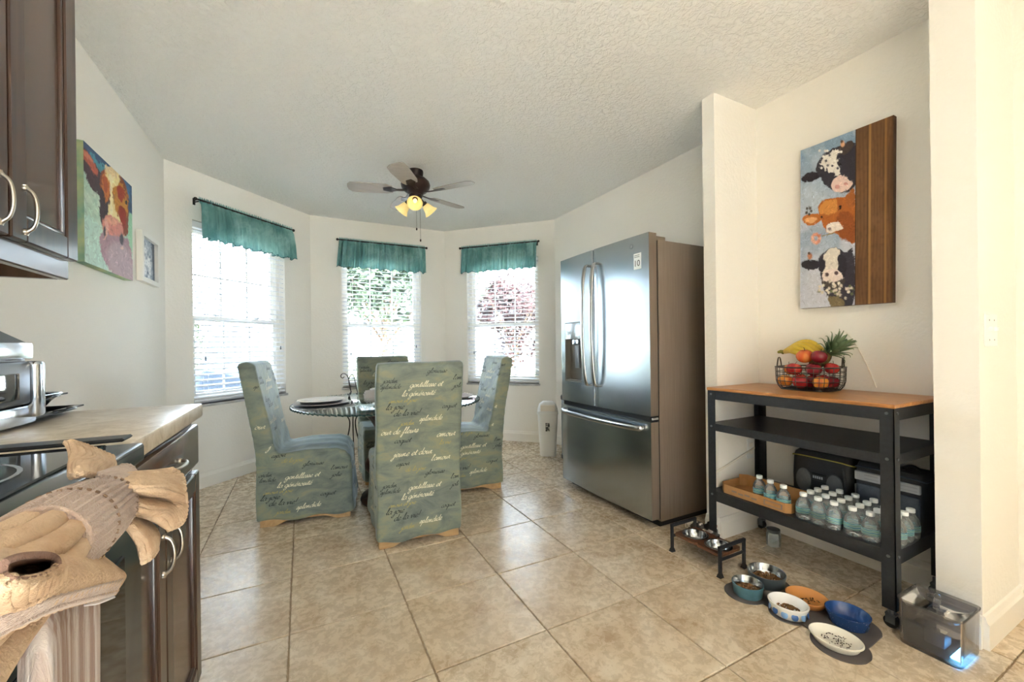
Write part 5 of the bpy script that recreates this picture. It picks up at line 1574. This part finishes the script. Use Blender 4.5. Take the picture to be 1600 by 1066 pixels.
pbowl('pet_bowl', 'large grey steel pet bowl with kibble behind the teal bowl', 1.824, 1.110, .075, .050, M('blue_grey_steel', '76838b', .3, .7), STEELBOWL, base=.88)
wb = pbowl('pet_bowl', 'white oval pet bowl with blue oval pattern outside', 1.690, .945, .068, .045, BLUEW, PORCELAIN, sx=.92, sy=1.02, rz=.3, thick=.008)
for k in range(12):
    a = 2 * PI * k / 12
    MB().lathe([(.001, .0015), (.009, .0012), (.011, 0)], 14, mtx=Matrix.Rotation(.0, 4, 'Z') @ Matrix.Translation((.0625 * math.cos(a) * .94, .0625 * math.sin(a) * 1.04, .020)) @ Matrix.Rotation(a, 4, 'Z') @ Matrix.Rotation(PI / 2 - .25, 4, 'Y') @ Matrix.Diagonal((1.15, 1.1, 1, 1))).build('blue_oval', M('blue_glaze_%d' % k, '3d5f94' if k % 2 else '7fa3cf', .25), wb, 60)
MB().lathe([(.001, .0105), (.016, .009), (.018, .006)], 20).build('center_hump', M('blue_hump', '86a9d8', .25), wb, 60)
pbowl('pet_bowl', 'orange oval pet dish with a few crumbs of kibble', 1.822, .945, .074, .030, M('orange_glaze', 'cf8a4c', .35, c2='c27f42', scale=20), M('orange_glaze_in', 'd39352', .3), sx=.92, sy=1.0, rz=.2, thick=.006, base=.72)
pbowl('pet_bowl', 'cobalt blue oval pet bowl, empty, next to the shelf leg', 1.824, .806, .069, .045, M('cobalt_speckle', '24406f', .25, c2='8a93b0', scale=170, lo=.66, hi=.70), M('cobalt_glaze', '2c4f8c', .18), sx=.94, sy=1.02, rz=.2, thick=.006, base=.82)
pbowl('pet_bowl', 'cream white oval pet dish with black crumbs at the mat front', 1.664, .772, .075, .026, M('cream_glaze', 'ddd7c9', .3), M('cream_glaze_in', 'e6e1d4', .25), sx=.85, sy=1.05, rz=.25, thick=.006, base=.78)
kibble('brown kibble in the teal enamelled bowl', 1.672, 1.098, .022, .043, 260, seed=1)
kibble('brown kibble in the grey steel bowl', 1.824, 1.110, .022, .052, 300, seed=2)
kibble('brown kibble around the hump of the white patterned bowl', 1.690, .945, .011, .046, 170, seed=3, a0=-.6, a1=PI + .9)
DKIB = M('dark_crumb', '3a2617', .8)
kibble('dark crumbs in the orange dish', 1.830, .935, .0105, .035, 40, seed=4, m=DKIB, pr=.0026)
kibble('black crumbs in the cream dish', 1.668, .772, .0105, .042, 60, seed=5, m=DKIB, pr=.0024)

# fountain
SMOKE = M_clear('smoky_plastic', (.76, .74, .72, 1), .12, .13, (.42, .40, .38, 1), 1.22)
WATERM = M_clear('water', (.82, .84, .86, 1), .08, .12, (.5, .55, .6, 1), 1.18)
ft = thing('pet_fountain', 'smoky clear pet water fountain with blue light by the wall corner', 'water fountain', (1.965, .600, 0), 0)
def rr(w, d, z, e=.22): return [(w * np.sign(math.cos(a)) * abs(math.cos(a)) ** e, d * np.sign(math.sin(a)) * abs(math.sin(a)) ** e, z) for a in [2 * PI * k / 56 for k in range(56)]]
fx_, fy_ = .086, .080
tk = MB(); tk.grid([rr(fx_ * .98, fy_ * .98, .0), rr(fx_, fy_, .006), rr(fx_ * 1.03, fy_ * 1.03, .15), rr(fx_ * 1.06, fy_ * 1.06, .153), rr(fx_ * 1.06, fy_ * 1.06, .157), rr(fx_ * .99, fy_ * .99, .156), rr(fx_ * .95, fy_ * .95, .010)], closed=True)
tk.add(rr(fx_ * .98, fy_ * .98, 0), [tuple(range(56))]); tk.build('tank', SMOKE, ft, 50)
wt = MB(); wt.grid([rr(fx_ * .94, fy_ * .94, .012), rr(fx_ * .96, fy_ * .96, .095)], closed=True); wt.add(rr(fx_ * .96, fy_ * .96, .095), [tuple(range(56))]); wt.add(rr(fx_ * .94, fy_ * .94, .012), [tuple(range(56))])
wt.build('water', WATERM, ft, 50)
lt = MB(); lt.grid([rr(fx_ * 1.0, fy_ * 1.0, .150), rr(fx_ * .98, fy_ * .98, .146), rr(fx_ * .80, fy_ * .80, .128), rr(fx_ * .3, fy_ * .3, .126), rr(.02, .02, .135)], closed=True); lt.build('drinking_tray', SMOKE, ft, 50)
MB().tube(spline([(0, .005, .13), (0, .005, .165), (-.004, .0, .178), (-.02, -.004, .176), (-.028, -.006, .162)], 6), .009, 12).build('spout', SMOKE, ft, 60)
MB().tube([(.014 * math.cos(2 * PI * k / 24) + .002, .014 * math.sin(2 * PI * k / 24) + .012, .168) for k in range(24)], .004, 8, closed=True).build('spout_ring', SMOKE, ft, 60)
MB().rbox(-.03, .03, -.025, .03, .012, .06, .006, 2).build('pump', M('pump_grey', '6e6f73', .4), ft, 40)
MB().rbox(-.060, .05, -.070, -.045, .012, .018, .003, 1).build('led_strip', M('blue_led', 'bfe4ff', .4, emit='5fb4ff', estr=9.0), ft, 40)
# switch plate
sw = thing('light_switch', 'white double light switch plate on the wall end', 'light switch', (2.185, YQ0, 1.103))
MB().rbox(-.058, .058, -.006, 0, -.058, .058, .004, 2).build('plate', WHITEPLASTIC, sw, 40)
for x in (-.024, .024):
    MB().rbox(x - .006, x + .006, -.016, -.004, -.004, .012, .002, 1).build('toggle', WHITEPLASTIC, sw, 40)
    for z in (-.035, .035): MB().cyl((x, -.0065, z), (x, -.005, z), .003, 8).build('screw', BOLT, sw)
# cable behind the shelf
cc = MB().tube(spline([on_y(1112, 742, 1.479), on_y(1135, 728, 1.479), on_y(1160, 712, 1.479), on_y(1178, 700, 1.479)], 5), .006, 8)
tag(cc.build('power_cable', cordm, None, 60), 'white cable running across the niche side wall behind the shelf leg', 'cable')
ol = thing('wall_outlet', 'white wall outlet low on the niche side behind the shelf', 'outlet', (2.30, YP0, .46))
MB().rbox(-.035, .035, -.006, 0, -.057, .057, .003, 1).build('plate', WHITEPLASTIC, ol, 40)
for z in (-.02, .02): MB().rbox(-.016, .016, -.008, -.004, z - .013, z + .013, .003, 1).build('socket', TRIM, ol, 40)
jr = thing('glass_jar', 'small glass jar on the floor under the shelf', 'jar', (2.20, 1.30, 0))
MB().shell([(1e-5, 0), (.03, 0), (.034, .004), (.034, .06), (.028, .07), (.028, .08), (.026, .08), (.026, .07), (.032, .06), (.032, .006), (1e-5, .004)], 28).build('glass', PLASTIC, jr, 50)
MB().lathe([(.030, .072), (.031, .074), (.031, .088), (.0001, .090)], 24).build('lid', BOLT, jr, 40)
# ------------------------------------------------------------------ pictures: colour fields computed per point of a fine canvas mesh
class Canvas:
    def __init__(s, nx, ny, quad):
        """quad: photo-crop points TL, TR, BR, BL of the picture face; shapes are given in those points"""
        s.nx, s.ny = nx, ny
        u, v = np.meshgrid(np.linspace(0, 1, nx), np.linspace(0, 1, ny))
        src = np.array([(0, 0), (1, 0), (1, 1), (0, 1)], float); dst = np.array(quad, float)
        A = []; B = []
        for (a, b), (x, y) in zip(src, dst):
            A.append([a, b, 1, 0, 0, 0, -a * x, -b * x]); B.append(x)
            A.append([0, 0, 0, a, b, 1, -a * y, -b * y]); B.append(y)
        h = np.linalg.solve(np.array(A), np.array(B))
        w = h[6] * u + h[7] * v + 1
        s.X = (h[0] * u + h[1] * v + h[2]) / w; s.Y = (h[3] * u + h[4] * v + h[5]) / w
        s.u, s.v = u, v
        s.C = np.zeros((ny, nx, 3))
        rs = np.random.RandomState(4)
        s.n = [s._noise(rs, k) for k in (5, 11, 23, 47)]
    def _noise(s, rs, k):
        gsz = rs.rand(k + 2, k + 2)
        x = s.u * k; y = s.v * k; i = x.astype(int); j = y.astype(int); fx = x - i; fy = y - j
        fx = fx * fx * (3 - 2 * fx); fy = fy * fy * (3 - 2 * fy)
        return (gsz[j, i] * (1 - fx) + gsz[j, i + 1] * fx) * (1 - fy) + (gsz[j + 1, i] * (1 - fx) + gsz[j + 1, i + 1] * fx) * fy - .5
    def col(s, h): return np.array(S(h)[:3])
    def put(s, a, h): s.C = s.C * (1 - a[..., None]) + s.col(h) * a[..., None]
    def fill(s, h): s.C[:] = s.col(h)
    def mottle(s, h, lv, thr, soft=.15, amp=1.0): s.put(np.clip((s.n[lv] - thr) / soft, 0, 1) * amp, h)
    def poly(s, pts, h, soft=3.0, rag=5.0, a=1.0, clip=None):
        X = s.X + rag * s.n[3] * 1.2 + rag * s.n[2]; Y = s.Y + rag * s.n[2] * .8 - rag * s.n[3]
        P = [tuple(p)[:2] for p in spline([(p[0], p[1], 0) for p in pts], 5, True)]
        inside = np.zeros(X.shape, bool); dist = np.full(X.shape, 1e9)
        for i in range(len(P)):
            (x0, y0), (x1, y1) = P[i - 1], P[i]
            c = ((y0 > Y) != (y1 > Y)) & (X < (x1 - x0) * (Y - y0) / ((y1 - y0) or 1e-9) + x0)
            inside ^= c
            dx, dy = x1 - x0, y1 - y0
            t = np.clip(((X - x0) * dx + (Y - y0) * dy) / (dx * dx + dy * dy + 1e-9), 0, 1)
            dist = np.minimum(dist, np.hypot(X - x0 - t * dx, Y - y0 - t * dy))
        sd = np.where(inside, dist, -dist)
        s.put(np.clip(sd / soft + .5, 0, 1) * a, h)
    def dot(s, x, y, rx, ry, h, soft=.3, a=1.0, rag=2.0):
        X = s.X + rag * s.n[3]; Y = s.Y + rag * s.n[2]
        d = np.hypot((X - x) / rx, (Y - y) / ry)
        s.put(np.clip((1 - d) / soft, 0, 1) * a, h)
    def line(s, pts, w, h, a=1.0):
        for (x0, y0), (x1, y1) in zip(pts, pts[1:]):
            dx, dy = x1 - x0, y1 - y0
            t = np.clip(((s.X - x0) * dx + (s.Y - y0) * dy) / (dx * dx + dy * dy + 1e-9), 0, 1)
            d = np.hypot(s.X - x0 - t * dx, s.Y - y0 - t * dy)
            s.put(np.clip((w - d) / (w * .4), 0, 1) * a, h)
    def dabs(s, n, L, w, seed, umax=1.0, ang=None):
        rn = random.Random(seed)
        for _ in range(n):
            i, j = rn.randrange(s.ny), rn.randrange(int(s.nx * umax))
            c = s.C[i, j] * rn.uniform(.62, 1.45)
            a = rn.uniform(0, PI) if ang is None else ang + rn.gauss(0, .35)
            r = int(L * 1.2) + 3
            i0, i1, j0, j1 = max(0, i - r), min(s.ny, i + r), max(0, j - r), min(int(s.nx * umax), j + r)
            yy, xx = np.mgrid[i0:i1, j0:j1]
            dx, dy = math.cos(a), math.sin(a)
            t = np.clip((xx - j) * dx + (yy - i) * dy, -L / 2, L / 2)
            d = np.hypot(xx - j - t * dx, yy - i - t * dy)
            m = (np.clip((w - d) / (w * .5), 0, 1) * .6)[..., None]
            s.C[i0:i1, j0:j1] = s.C[i0:i1, j0:j1] * (1 - m) + c * m
    def mesh(s, name, o, ax_u, ax_v, mat):
        """o: origin of (u=0,v=0), ax_u / ax_v: full edge vectors"""
        o, ax_u, ax_v = np.array(o), np.array(ax_u), np.array(ax_v)
        V = o + s.u[..., None] * ax_u + s.v[..., None] * ax_v
        idx = np.arange(s.nx * s.ny).reshape(s.ny, s.nx)
        Fc = np.stack([idx[:-1, :-1], idx[1:, :-1], idx[1:, 1:], idx[:-1, 1:]], -1).reshape(-1, 4)
        me = bpy.data.meshes.new(name); me.from_pydata(V.reshape(-1, 3).tolist(), [], Fc.tolist())
        at = me.color_attributes.new('paint', 'FLOAT_COLOR', 'POINT')
        c4 = np.ones((s.nx * s.ny, 4)); c4[:, :3] = np.clip(s.C, 0, 1).reshape(-1, 3)
        at.data.foreach_set('color', c4.ravel())
        me.materials.append(mat); me.update()
        return me
PAINT = M_attr('printed_canvas', .5)

# --- cow portrait on the left wall (crop points: photo x = 100 + X/4.1, y = 200 + Y/4.1)
cv = Canvas(190, 200, [(137, 95), (438, 368), (435, 965), (130, 882)])
cv.fill('b9d3c0'); cv.mottle('d3e3d2', 1, -.05, .3, .7); cv.mottle('9fc5b4', 2, .12, .2, .5)
cv.poly([(100, 40), (460, 330), (470, 560), (400, 520), (300, 330), (230, 330), (180, 200), (120, 150)], '2f4f78', 8, 14)
cv.poly([(180, 170), (250, 240), (290, 280), (240, 320), (215, 300), (190, 220)], '4fa0b4', 8, 26, .8)
cv.poly([(360, 310), (430, 370), (430, 470), (400, 420)], '3d6f9c', 8, 20, .8)
cv.poly([(395, 560), (440, 560), (440, 800), (410, 700)], '9fd0ae', 5, 8)
cv.poly([(130, 590), (230, 640), (235, 780), (280, 860), (270, 905), (130, 880)], 'bfe0d6', 20, 20, .6)
cv.poly([(120, 140), (165, 165), (225, 260), (245, 320), (240, 440), (200, 415), (165, 370), (140, 290), (120, 280)], '4a3540', 4, 8)
cv.poly([(125, 150), (175, 180), (218, 260), (222, 310), (190, 290), (150, 230), (125, 200)], 'c0604a', 6, 8)
cv.poly([(130, 155), (170, 180), (200, 230), (180, 230), (145, 195)], 'd98f78', 6, 6, .7)
cv.poly([(245, 300), (300, 265), (360, 290), (410, 400), (415, 560), (400, 680), (340, 640), (270, 560), (240, 440)], '8a3f22', 4, 6)
cv.poly([(240, 400), (290, 430), (295, 560), (250, 640), (236, 560)], '43303a', 5, 7)
cv.poly([(250, 320), (285, 290), (305, 340), (300, 430), (280, 480), (260, 420)], 'c7702a', 6, 10)
cv.poly([(258, 330), (280, 320), (288, 400), (272, 420)], 'a03a1a', 6, 8, .8)
cv.poly([(330, 380), (370, 350), (405, 410), (410, 520), (385, 600), (350, 560), (325, 470)], 'c9872f', 6, 10)
cv.poly([(345, 370), (385, 380), (400, 430), (370, 470), (350, 430)], 'a3321a', 6, 8)
cv.poly([(360, 500), (395, 520), (400, 600), (380, 650), (350, 580)], '9a2a16', 6, 8)
cv.poly([(280, 270), (345, 270), (365, 330), (345, 370), (320, 400), (325, 480), (350, 560), (372, 620), (330, 600), (285, 575), (300, 470), (310, 380), (285, 320)], 'f0dc9e', 5, 10)
cv.poly([(300, 300), (330, 300), (318, 380), (312, 470), (318, 560), (300, 560), (306, 420)], 'fbf0cb', 6, 8, .8)
cv.poly([(275, 255), (300, 250), (345, 280), (360, 320), (320, 310), (285, 300)], 'e9cfa0', 6, 22)
cv.dot(402, 472, 8, 16, '1c1512')
cv.poly([(255, 590), (290, 560), (340, 585), (380, 625), (385, 680), (395, 720), (300, 720), (250, 660)], 'd98a7c', 5, 8)
cv.poly([(270, 580), (330, 580), (350, 610), (300, 620)], 'e9a88c', 8, 8, .8)
cv.poly([(236, 690), (270, 650), (300, 690), (380, 690), (420, 740), (436, 960), (330, 950), (275, 890), (235, 800), (228, 740)], 'a98792', 5, 8)
cv.poly([(290, 760), (350, 730), (410, 770), (430, 960), (300, 930), (280, 830)], 'b9a3ac', 30, 10, .8)
cv.dot(266, 670, 13, 42, '4a3946'); cv.dot(370, 708, 14, 42, '3f3b4c')
cv.poly([(262, 600), (275, 590), (290, 640), (275, 700), (258, 720), (272, 670)], 'f0b6a6', 4, 4, .8)
cv.dot(372, 765, 12, 10, 'd8b7b0')
cv.dabs(900, 9, 1.3, 5)
cp = thing('cow_painting', 'square canvas painting of a brown and white cow on the left wall', 'painting', (XL, 2.405, 1.452))
PWc, PHc = .565, .522
cnv = M('canvas_side', '6fa79a', .7, c2='c9cf9a', scale=7)
MB().box(.002, .0395, 0, PWc, 0, PHc).build('stretched_canvas', cnv, cp)
me = cv.mesh('painted_face', (.04, 0, PHc), (0, PWc, 0), (0, 0, -PHc), PAINT)
o = bpy.data.objects.new('painted_face', me); COL.objects.link(o); o.parent = cp

# --- small framed print
cv = Canvas(60, 70, [(0, 0), (100, 0), (100, 120), (0, 120)])
cv.fill('9aa7b4'); cv.mottle('5f7187', 1, .1, .15, .9); cv.mottle('c6ccd4', 2, .0, .2, .8)
rnd = random.Random(8)
for _ in range(16):
    x, y = rnd.gauss(48, 16), rnd.gauss(60, 30)
    cv.dot(x, y, 12, 13, 'eef0f2', .6); cv.dot(x, y, 4, 4, 'b3bcc8', .6)
cv.poly([(82, 0), (100, 0), (100, 120), (90, 120)], '56606e', 6, 4)
sp = thing('framed_print', 'small white box-framed floral print beside the cow canvas', 'picture', (XL, 3.165, 1.483))
fw2, fh2 = .325, .303
b = MB(); t_ = .028
for a in ((0, t_, 0, fh2), (fw2 - t_, fw2, 0, fh2), (t_, fw2 - t_, 0, t_), (t_, fw2 - t_, fh2 - t_, fh2)): b.box(.002, .032, a[0], a[1], a[2], a[3])
b.build('frame', TRIM, sp)
me = cv.mesh('print', (.012, t_, fh2 - t_), (0, fw2 - 2 * t_, 0), (0, 0, -(fh2 - 2 * t_)), PAINT)
o = bpy.data.objects.new('print', me); COL.objects.link(o); o.parent = sp
MB().box(.002, .011, t_, fw2 - t_, t_, fh2 - t_).build('backing', TRIM, sp)

# --- three cows looking round a plank (crop points: photo x = 1180 + X/2.317, y = 160 + Y/2.317)
cv = Canvas(230, 430, [(150, 180), (485, 54), (503, 722), (170, 748)])
cv.fill('8fa5bb')
cv.put(np.clip((cv.v - .05) / .6, 0, 1), 'c3c8d4'); cv.mottle('7591ad', 0, .05, .2, .55); cv.mottle('b9c6d3', 1, .08, .2, .5)
cv.put(np.clip((cv.v - .6) / .3, 0, 1) * .6, 'c9c9d6')
# top cow
cv.poly([(155, 285), (175, 262), (205, 256), (225, 270), (205, 288), (175, 294)], '2b2630', 2, 4)
cv.poly([(210, 235), (240, 190), (290, 165), (335, 150), (360, 180), (355, 300), (330, 328), (290, 330), (255, 310), (225, 280)], '35313c', 2, 5)
cv.poly([(225, 215), (260, 190), (290, 185), (285, 225), (300, 262), (265, 262), (235, 240)], 'e4dfd8', 2, 14)
cv.poly([(290, 170), (330, 145), (342, 165), (320, 190), (300, 195)], '4a3d3a', 2, 5)
cv.dot(303, 156, 9, 14, 'd9a27c'); cv.dot(300, 148, 6, 7, '5a4438')
cv.poly([(275, 285), (300, 268), (330, 285), (345, 300), (320, 325), (285, 330), (268, 312)], 'e6c9c0', 2, 4)
cv.dot(290, 312, 12, 9, 'd59a92'); cv.dot(320, 300, 9, 6, 'c98f88'); cv.dot(296, 233, 6, 7, '0f0d10')
rnd = random.Random(3)
for _ in range(26): cv.dot(rnd.uniform(215, 300), rnd.uniform(180, 245), 6, 6, rnd.choice(['f0ece6', 'dcd5cf', '4a4652']), .5)
# middle cow
cv.poly([(165, 430), (180, 412), (215, 408), (240, 420), (225, 440), (190, 450)], 'b86a2c', 2, 4)
cv.poly([(172, 432), (190, 420), (222, 424), (200, 442)], 'e0a671', 3, 3)
cv.poly([(222, 385), (245, 358), (285, 350), (330, 350), (362, 370), (362, 505), (320, 498), (290, 480), (262, 478), (240, 440)], 'b3652b', 2, 4)
cv.poly([(225, 390), (250, 362), (290, 356), (290, 400), (250, 415)], 'cf8a44', 4, 8)
cv.poly([(318, 350), (345, 318), (358, 330), (352, 380), (328, 385)], 'a9622f', 2, 5)
cv.poly([(290, 420), (330, 400), (358, 430), (358, 505), (310, 495)], '8f4a22', 4, 6, .8)
cv.poly([(255, 450), (280, 438), (305, 440), (315, 460), (290, 472), (262, 478)], 'e6dcd3', 2, 4)
cv.dot(266, 462, 8, 7, '8d7a78'); cv.dot(302, 386, 6, 9, '20130c'); cv.dot(236, 420, 4, 6, '2a1810')
cv.line([(240, 488), (285, 476)], 2.2, '8d7a44')
for k in range(9): cv.dot(218 + 13 * math.cos(k * .7), 497 + 15 * math.sin(k * .7), 9, 9, rnd.choice(['d9957c', 'e5af98', 'c97c62']), .5)
for k in range(5): cv.dot(188 + 9 * math.cos(k * 1.3), 398 + 12 * math.sin(k * 1.3), 6, 7, '4a433f', .5)
# bottom cow
cv.poly([(166, 590), (185, 574), (215, 575), (240, 588), (222, 606), (188, 608)], '2c2830', 2, 4)
cv.poly([(228, 580), (250, 545), (290, 528), (330, 545), (358, 540), (362, 730), (300, 735), (265, 700), (245, 650)], '3a3540', 2, 5)
cv.poly([(245, 560), (275, 532), (305, 535), (312, 570), (300, 610), (305, 640), (255, 645), (245, 610)], 'ded6cb', 2, 6)
cv.poly([(300, 560), (325, 560), (335, 600), (320, 640), (306, 620)], '2e2a33', 3, 4)
cv.poly([(232, 580), (250, 572), (254, 600), (240, 622)], '2e2a33', 3, 4)
cv.poly([(248, 620), (285, 605), (315, 620), (318, 645), (280, 660), (250, 650)], 'e9d9d2', 2, 3)
cv.dot(263, 626, 9, 8, '5a4448'); cv.dot(297, 620, 9, 8, '5a4448')
cv.poly([(245, 648), (290, 652), (325, 640), (322, 668), (285, 676), (255, 668)], '4b423e', 3, 4)
for _ in range(34): cv.dot(rnd.uniform(236, 360), 682 + rnd.gauss(0, 12) - abs(rnd.random()) * 8, 7, 7, rnd.choice(['e9e2d4', 'cfc6b3', 'd9cdbd', '6f7453']), .5)
cv.poly([(270, 705), (310, 705), (330, 735), (285, 738)], '7a6c4e', 3, 5)
cv.dot(198, 560, 10, 15, 'b77b5c'); cv.dot(196, 550, 7, 6, '5c4434')
cv.dabs(2600, 7, 1.1, 6)
# plank side
uu = cv.u
def strip(u0, u1, h, soft=.006, a=1.0): cv.put(np.clip((uu - u0) / soft, 0, 1) * np.clip((u1 - uu) / soft, 0, 1) * a, h)
strip(.632, 1.1, '6f4c2e', .004)
wx = uu * 1.0 + .012 * cv.n[0] * (1 - cv.v) + .006 * cv.n[1]
gr = np.sin(wx * 190 + 9 * cv.n[0] + 3 * np.sin(cv.v * 3)) * .5 + .5
wood = uu > .636
cv.put(np.where(wood, gr * .35, 0), '8d6640'); cv.put(np.where(wood, np.clip(cv.n[0] * 2.2, 0, 1) * .7, 0), '55361f'); cv.put(np.where(wood, np.clip(-cv.n[1] * 1.8, 0, 1) * .5, 0), '8a6340'); cv.put(np.where(wood, np.clip(cv.n[3] * 2, 0, 1) * .25, 0), '3c2513')
strip(.762, .795, 'b98a4e', .014, .75); strip(.915, .945, 'a97a42', .014, .75); strip(.750, .762, '3f2814', .006, .9); strip(.905, .914, '3f2814', .006, .9); strip(.629, .640, '3a2616', .003); strip(.975, 1.1, '4f331d', .02, .7)
tp_ = thing('cow_canvas', 'tall canvas of three cows peering around a wooden plank in the niche', 'painting', (XN, 1.240, 1.247), math.radians(0))
PW2, PH2 = .383, .835
MB().box(-.030, -.002, -PW2, 0, 0, PH2).build('stretched_canvas', M('canvas_wood_side', '5c3d24', .7, c2='4a2f1b', scale=9), tp_)
me = cv.mesh('painted_face', (-.0305, 0, PH2), (0, -PW2, 0), (0, 0, -PH2), PAINT)
o = bpy.data.objects.new('painted_face', me); COL.objects.link(o); o.parent = tp_
tp_.rotation_euler = (math.radians(0.8), 0, 0)

# ------------------------------------------------------------------ outside
GRASS = M('lawn', '6f7550', .9, c2='8a8762', scale=1.2)
structure(MB().box(-40, 40, -40, YK - WT - .01, -.2, -.05).build('patio', M('pale_concrete', 'b5b0a6', .9, c2='a8a298', scale=3)), 'pale concrete patio behind the house')
structure(MB().box(-40, 40, 4.98, 60, -.5, -.35).build('ground_outside', GRASS), 'sunlit lawn outside the bay')
structure(MB().box(-14, 16, 4.98, 13.8, -.352, -.345).build('bounce_slab', M('bounce_concrete', 'cfccc4', .9, c2='c2beb5', scale=2)), 'unseen pale slab added to bounce sunlight onto the bay ceiling')  # reflector out of view, throws sun up to the bay ceiling
LEAFG = M('tree_leaf_green', '22301c', .6, c2='34432a', scale=3)
LEAFR = M('tree_leaf_bronze', '3a2120', .6, c2='4a2e2a', scale=3)
BARK = M('bark', '6b5646', .9)
def tree(name, label, loc, h, rad, m, n, leaf, seed, trunk_h):
    rn = random.Random(seed); t = thing(name, label, 'tree', loc)
    tk_ = MB(); tk_.tube([(0, 0, -.05), (.05, 0, trunk_h * .6), (0, .05, trunk_h + rad * .6)], [.14, .11, .04], 8)
    for k in range(7):
        a = k * 2.4; tk_.tube([(0.02, 0, trunk_h * (.6 + .05 * k)), (rad * .5 * math.cos(a), rad * .5 * math.sin(a), trunk_h + rad * (.3 + .1 * k)), (rad * .8 * math.cos(a), rad * .8 * math.sin(a), trunk_h + rad * (.5 + .15 * k))], [.05, .03, .012], 6)
    tk_.build('trunk', BARK, t, 60)
    b = MB(); cl = [(rn.gauss(0, rad * .45), rn.gauss(0, rad * .45), trunk_h + rad * .8 + rn.gauss(0, (h - trunk_h) * .22), rad * rn.uniform(.25, .5)) for _ in range(26)]
    for _ in range(n):
        c = rn.choice(cl)
        d = Vector((rn.gauss(0, 1), rn.gauss(0, 1), rn.gauss(0, 1))).normalized() * c[3] * rn.uniform(.6, 1)
        p = Vector(c[:3]) + d
        u = Vector((rn.gauss(0, 1), rn.gauss(0, 1), rn.gauss(0, 1))).normalized(); w = u.orthogonal().normalized()
        L = leaf * rn.uniform(.6, 1.2)
        b.add([p - u * L, p + w * L * .45, p + u * L, p - w * L * .45], [(0, 1, 2, 3)])
    tag(b.build('foliage', m, t), None, None, None, 'stuff')
    return t
tree('shade_tree', 'leafy green tree outside the center bay window', (2.65, 15.4, -.35), 7.6, 2.9, LEAFG, 6500, .16, 4, 2.4)
tree('bronze_tree', 'reddish bronze tree outside the right bay window', (8.0, 15.4, -.35), 5.2, 1.6, LEAFR, 4600, .13, 9, 1.6)
tree('garden_tree', 'low green shrub tree outside the left bay window', (-4.6, 16.5, -.35), 2.3, 1.5, LEAFG, 2600, .11, 12, .3)
hs = thing('neighbour_house', 'pale house with grey hip roof across the lawn', 'house', (9.5, 20, -.35))
MB().box(-5, 6, 0, 8, 0, 2.8).build('house_wall', M('house_stucco', 'd9d5cc', .9), hs)
MB().add([(-5.5, -.5, 2.8), (6.5, -.5, 2.8), (6.5, 8.5, 2.8), (-5.5, 8.5, 2.8), (-2, 4, 5.0), (3, 4, 5.0)], [(0, 1, 5, 4), (1, 2, 5), (2, 3, 4, 5), (3, 0, 4), (0, 3, 2, 1)]).build('roof', M('grey_shingle', '4a484a', .9, c2='403e40', scale=6), hs)
for x in (-3.5, -.5, 3): 
    w_ = MB().box(x, x + 1.2, -.03, 0.05, .9, 2.2).build('house_window', M('house_window_glass_%d' % int(x * 2 + 9), '7f8a96', .1), hs)
h2 = thing('neighbour_house', 'pale garage house seen through the left bay window', 'house', (-15, 22, -.35))
MB().box(-5, 6, 0, 8, 0, 2.8).build('house_wall', M('house_stucco_b', 'cfd0cd', .9), h2)
MB().add([(-5.5, -.5, 2.8), (6.5, -.5, 2.8), (6.5, 8.5, 2.8), (-5.5, 8.5, 2.8), (-2, 4, 5.0), (3, 4, 5.0)], [(0, 1, 5, 4), (1, 2, 5), (2, 3, 4, 5), (3, 0, 4), (0, 3, 2, 1)]).build('roof', M('grey_shingle_b', '9a9896', .9), h2)
for x in (-2.5, 1.5): MB().box(x, x + 1.4, -.03, .05, .8, 2.1).build('house_window', M('house_window_b_%d' % int(x * 2 + 9), '7f8a96', .1), h2)
gl_ = thing('covered_grill', 'blue grey covered grill outside the left window', 'grill', (-1.12, 7.7, -.345), .4)
rows = []
for z, w_, d_ in ((0, .38, .30), (.35, .36, .28), (.85, .37, .29), (1.05, .33, .25), (1.25, .22, .17), (1.45, .16, .13), (1.62, .10, .09), (1.68, .02, .02)):
    rows.append([(w_ * np.sign(math.cos(a)) * abs(math.cos(a)) ** .6 * (1 + .04 * math.sin(5 * a)), d_ * np.sign(math.sin(a)) * abs(math.sin(a)) ** .6, z) for a in [2 * PI * k / 32 for k in range(32)]])
MB().grid(rows, closed=True).build('cover', M('grill_cover', '3f4a58', .8, c2='38424f', scale=5), gl_, 60)
MB().rbox(.25, .75, -.2, .2, .80, .86, .02, 2).build('side_shelf', M('grill_shelf', '8a96a5', .8), gl_, 40)

# ------------------------------------------------------------------ kitchen ceiling lights behind the viewer
for k, (x, y) in enumerate(((.35, -1.15), (1.75, -1.05), (.35, -2.35), (1.75, -2.35))):
    t = thing('ceiling_light', ['round opal ceiling light over the range', 'round opal ceiling light by the kitchen side wall', 'round opal ceiling light by the back wall, left', 'round opal ceiling light by the back wall, right'][k], 'ceiling light', (x, y, H), 0, 'kitchen ceiling lights')
    MB().lathe([(.15, -.001), (.165, -.006), (.165, -.03), (.15, -.034)], 40).build('base_ring', TRIM, t, 40)
    MB().shell([(.15, -.03), (.148, -.06), (.12, -.10), (.07, -.125), (.0001, -.132)], 40).build('glass_dome', M_clear('opal_glass_%d' % k, (.98, .97, .95, 1), .2, .12, (.95, .93, .9, 1), 1.3), t, 60)
    l = bpy.data.lights.new('kitchen_lamp', 'POINT'); l.shadow_soft_size = .08; l.energy = KITCHEN_W; l.color = KITCHEN_C
    lo = bpy.data.objects.new('kitchen_lamp', l); COL.objects.link(lo); lo.parent = t; lo.location = (0, 0, -.085)
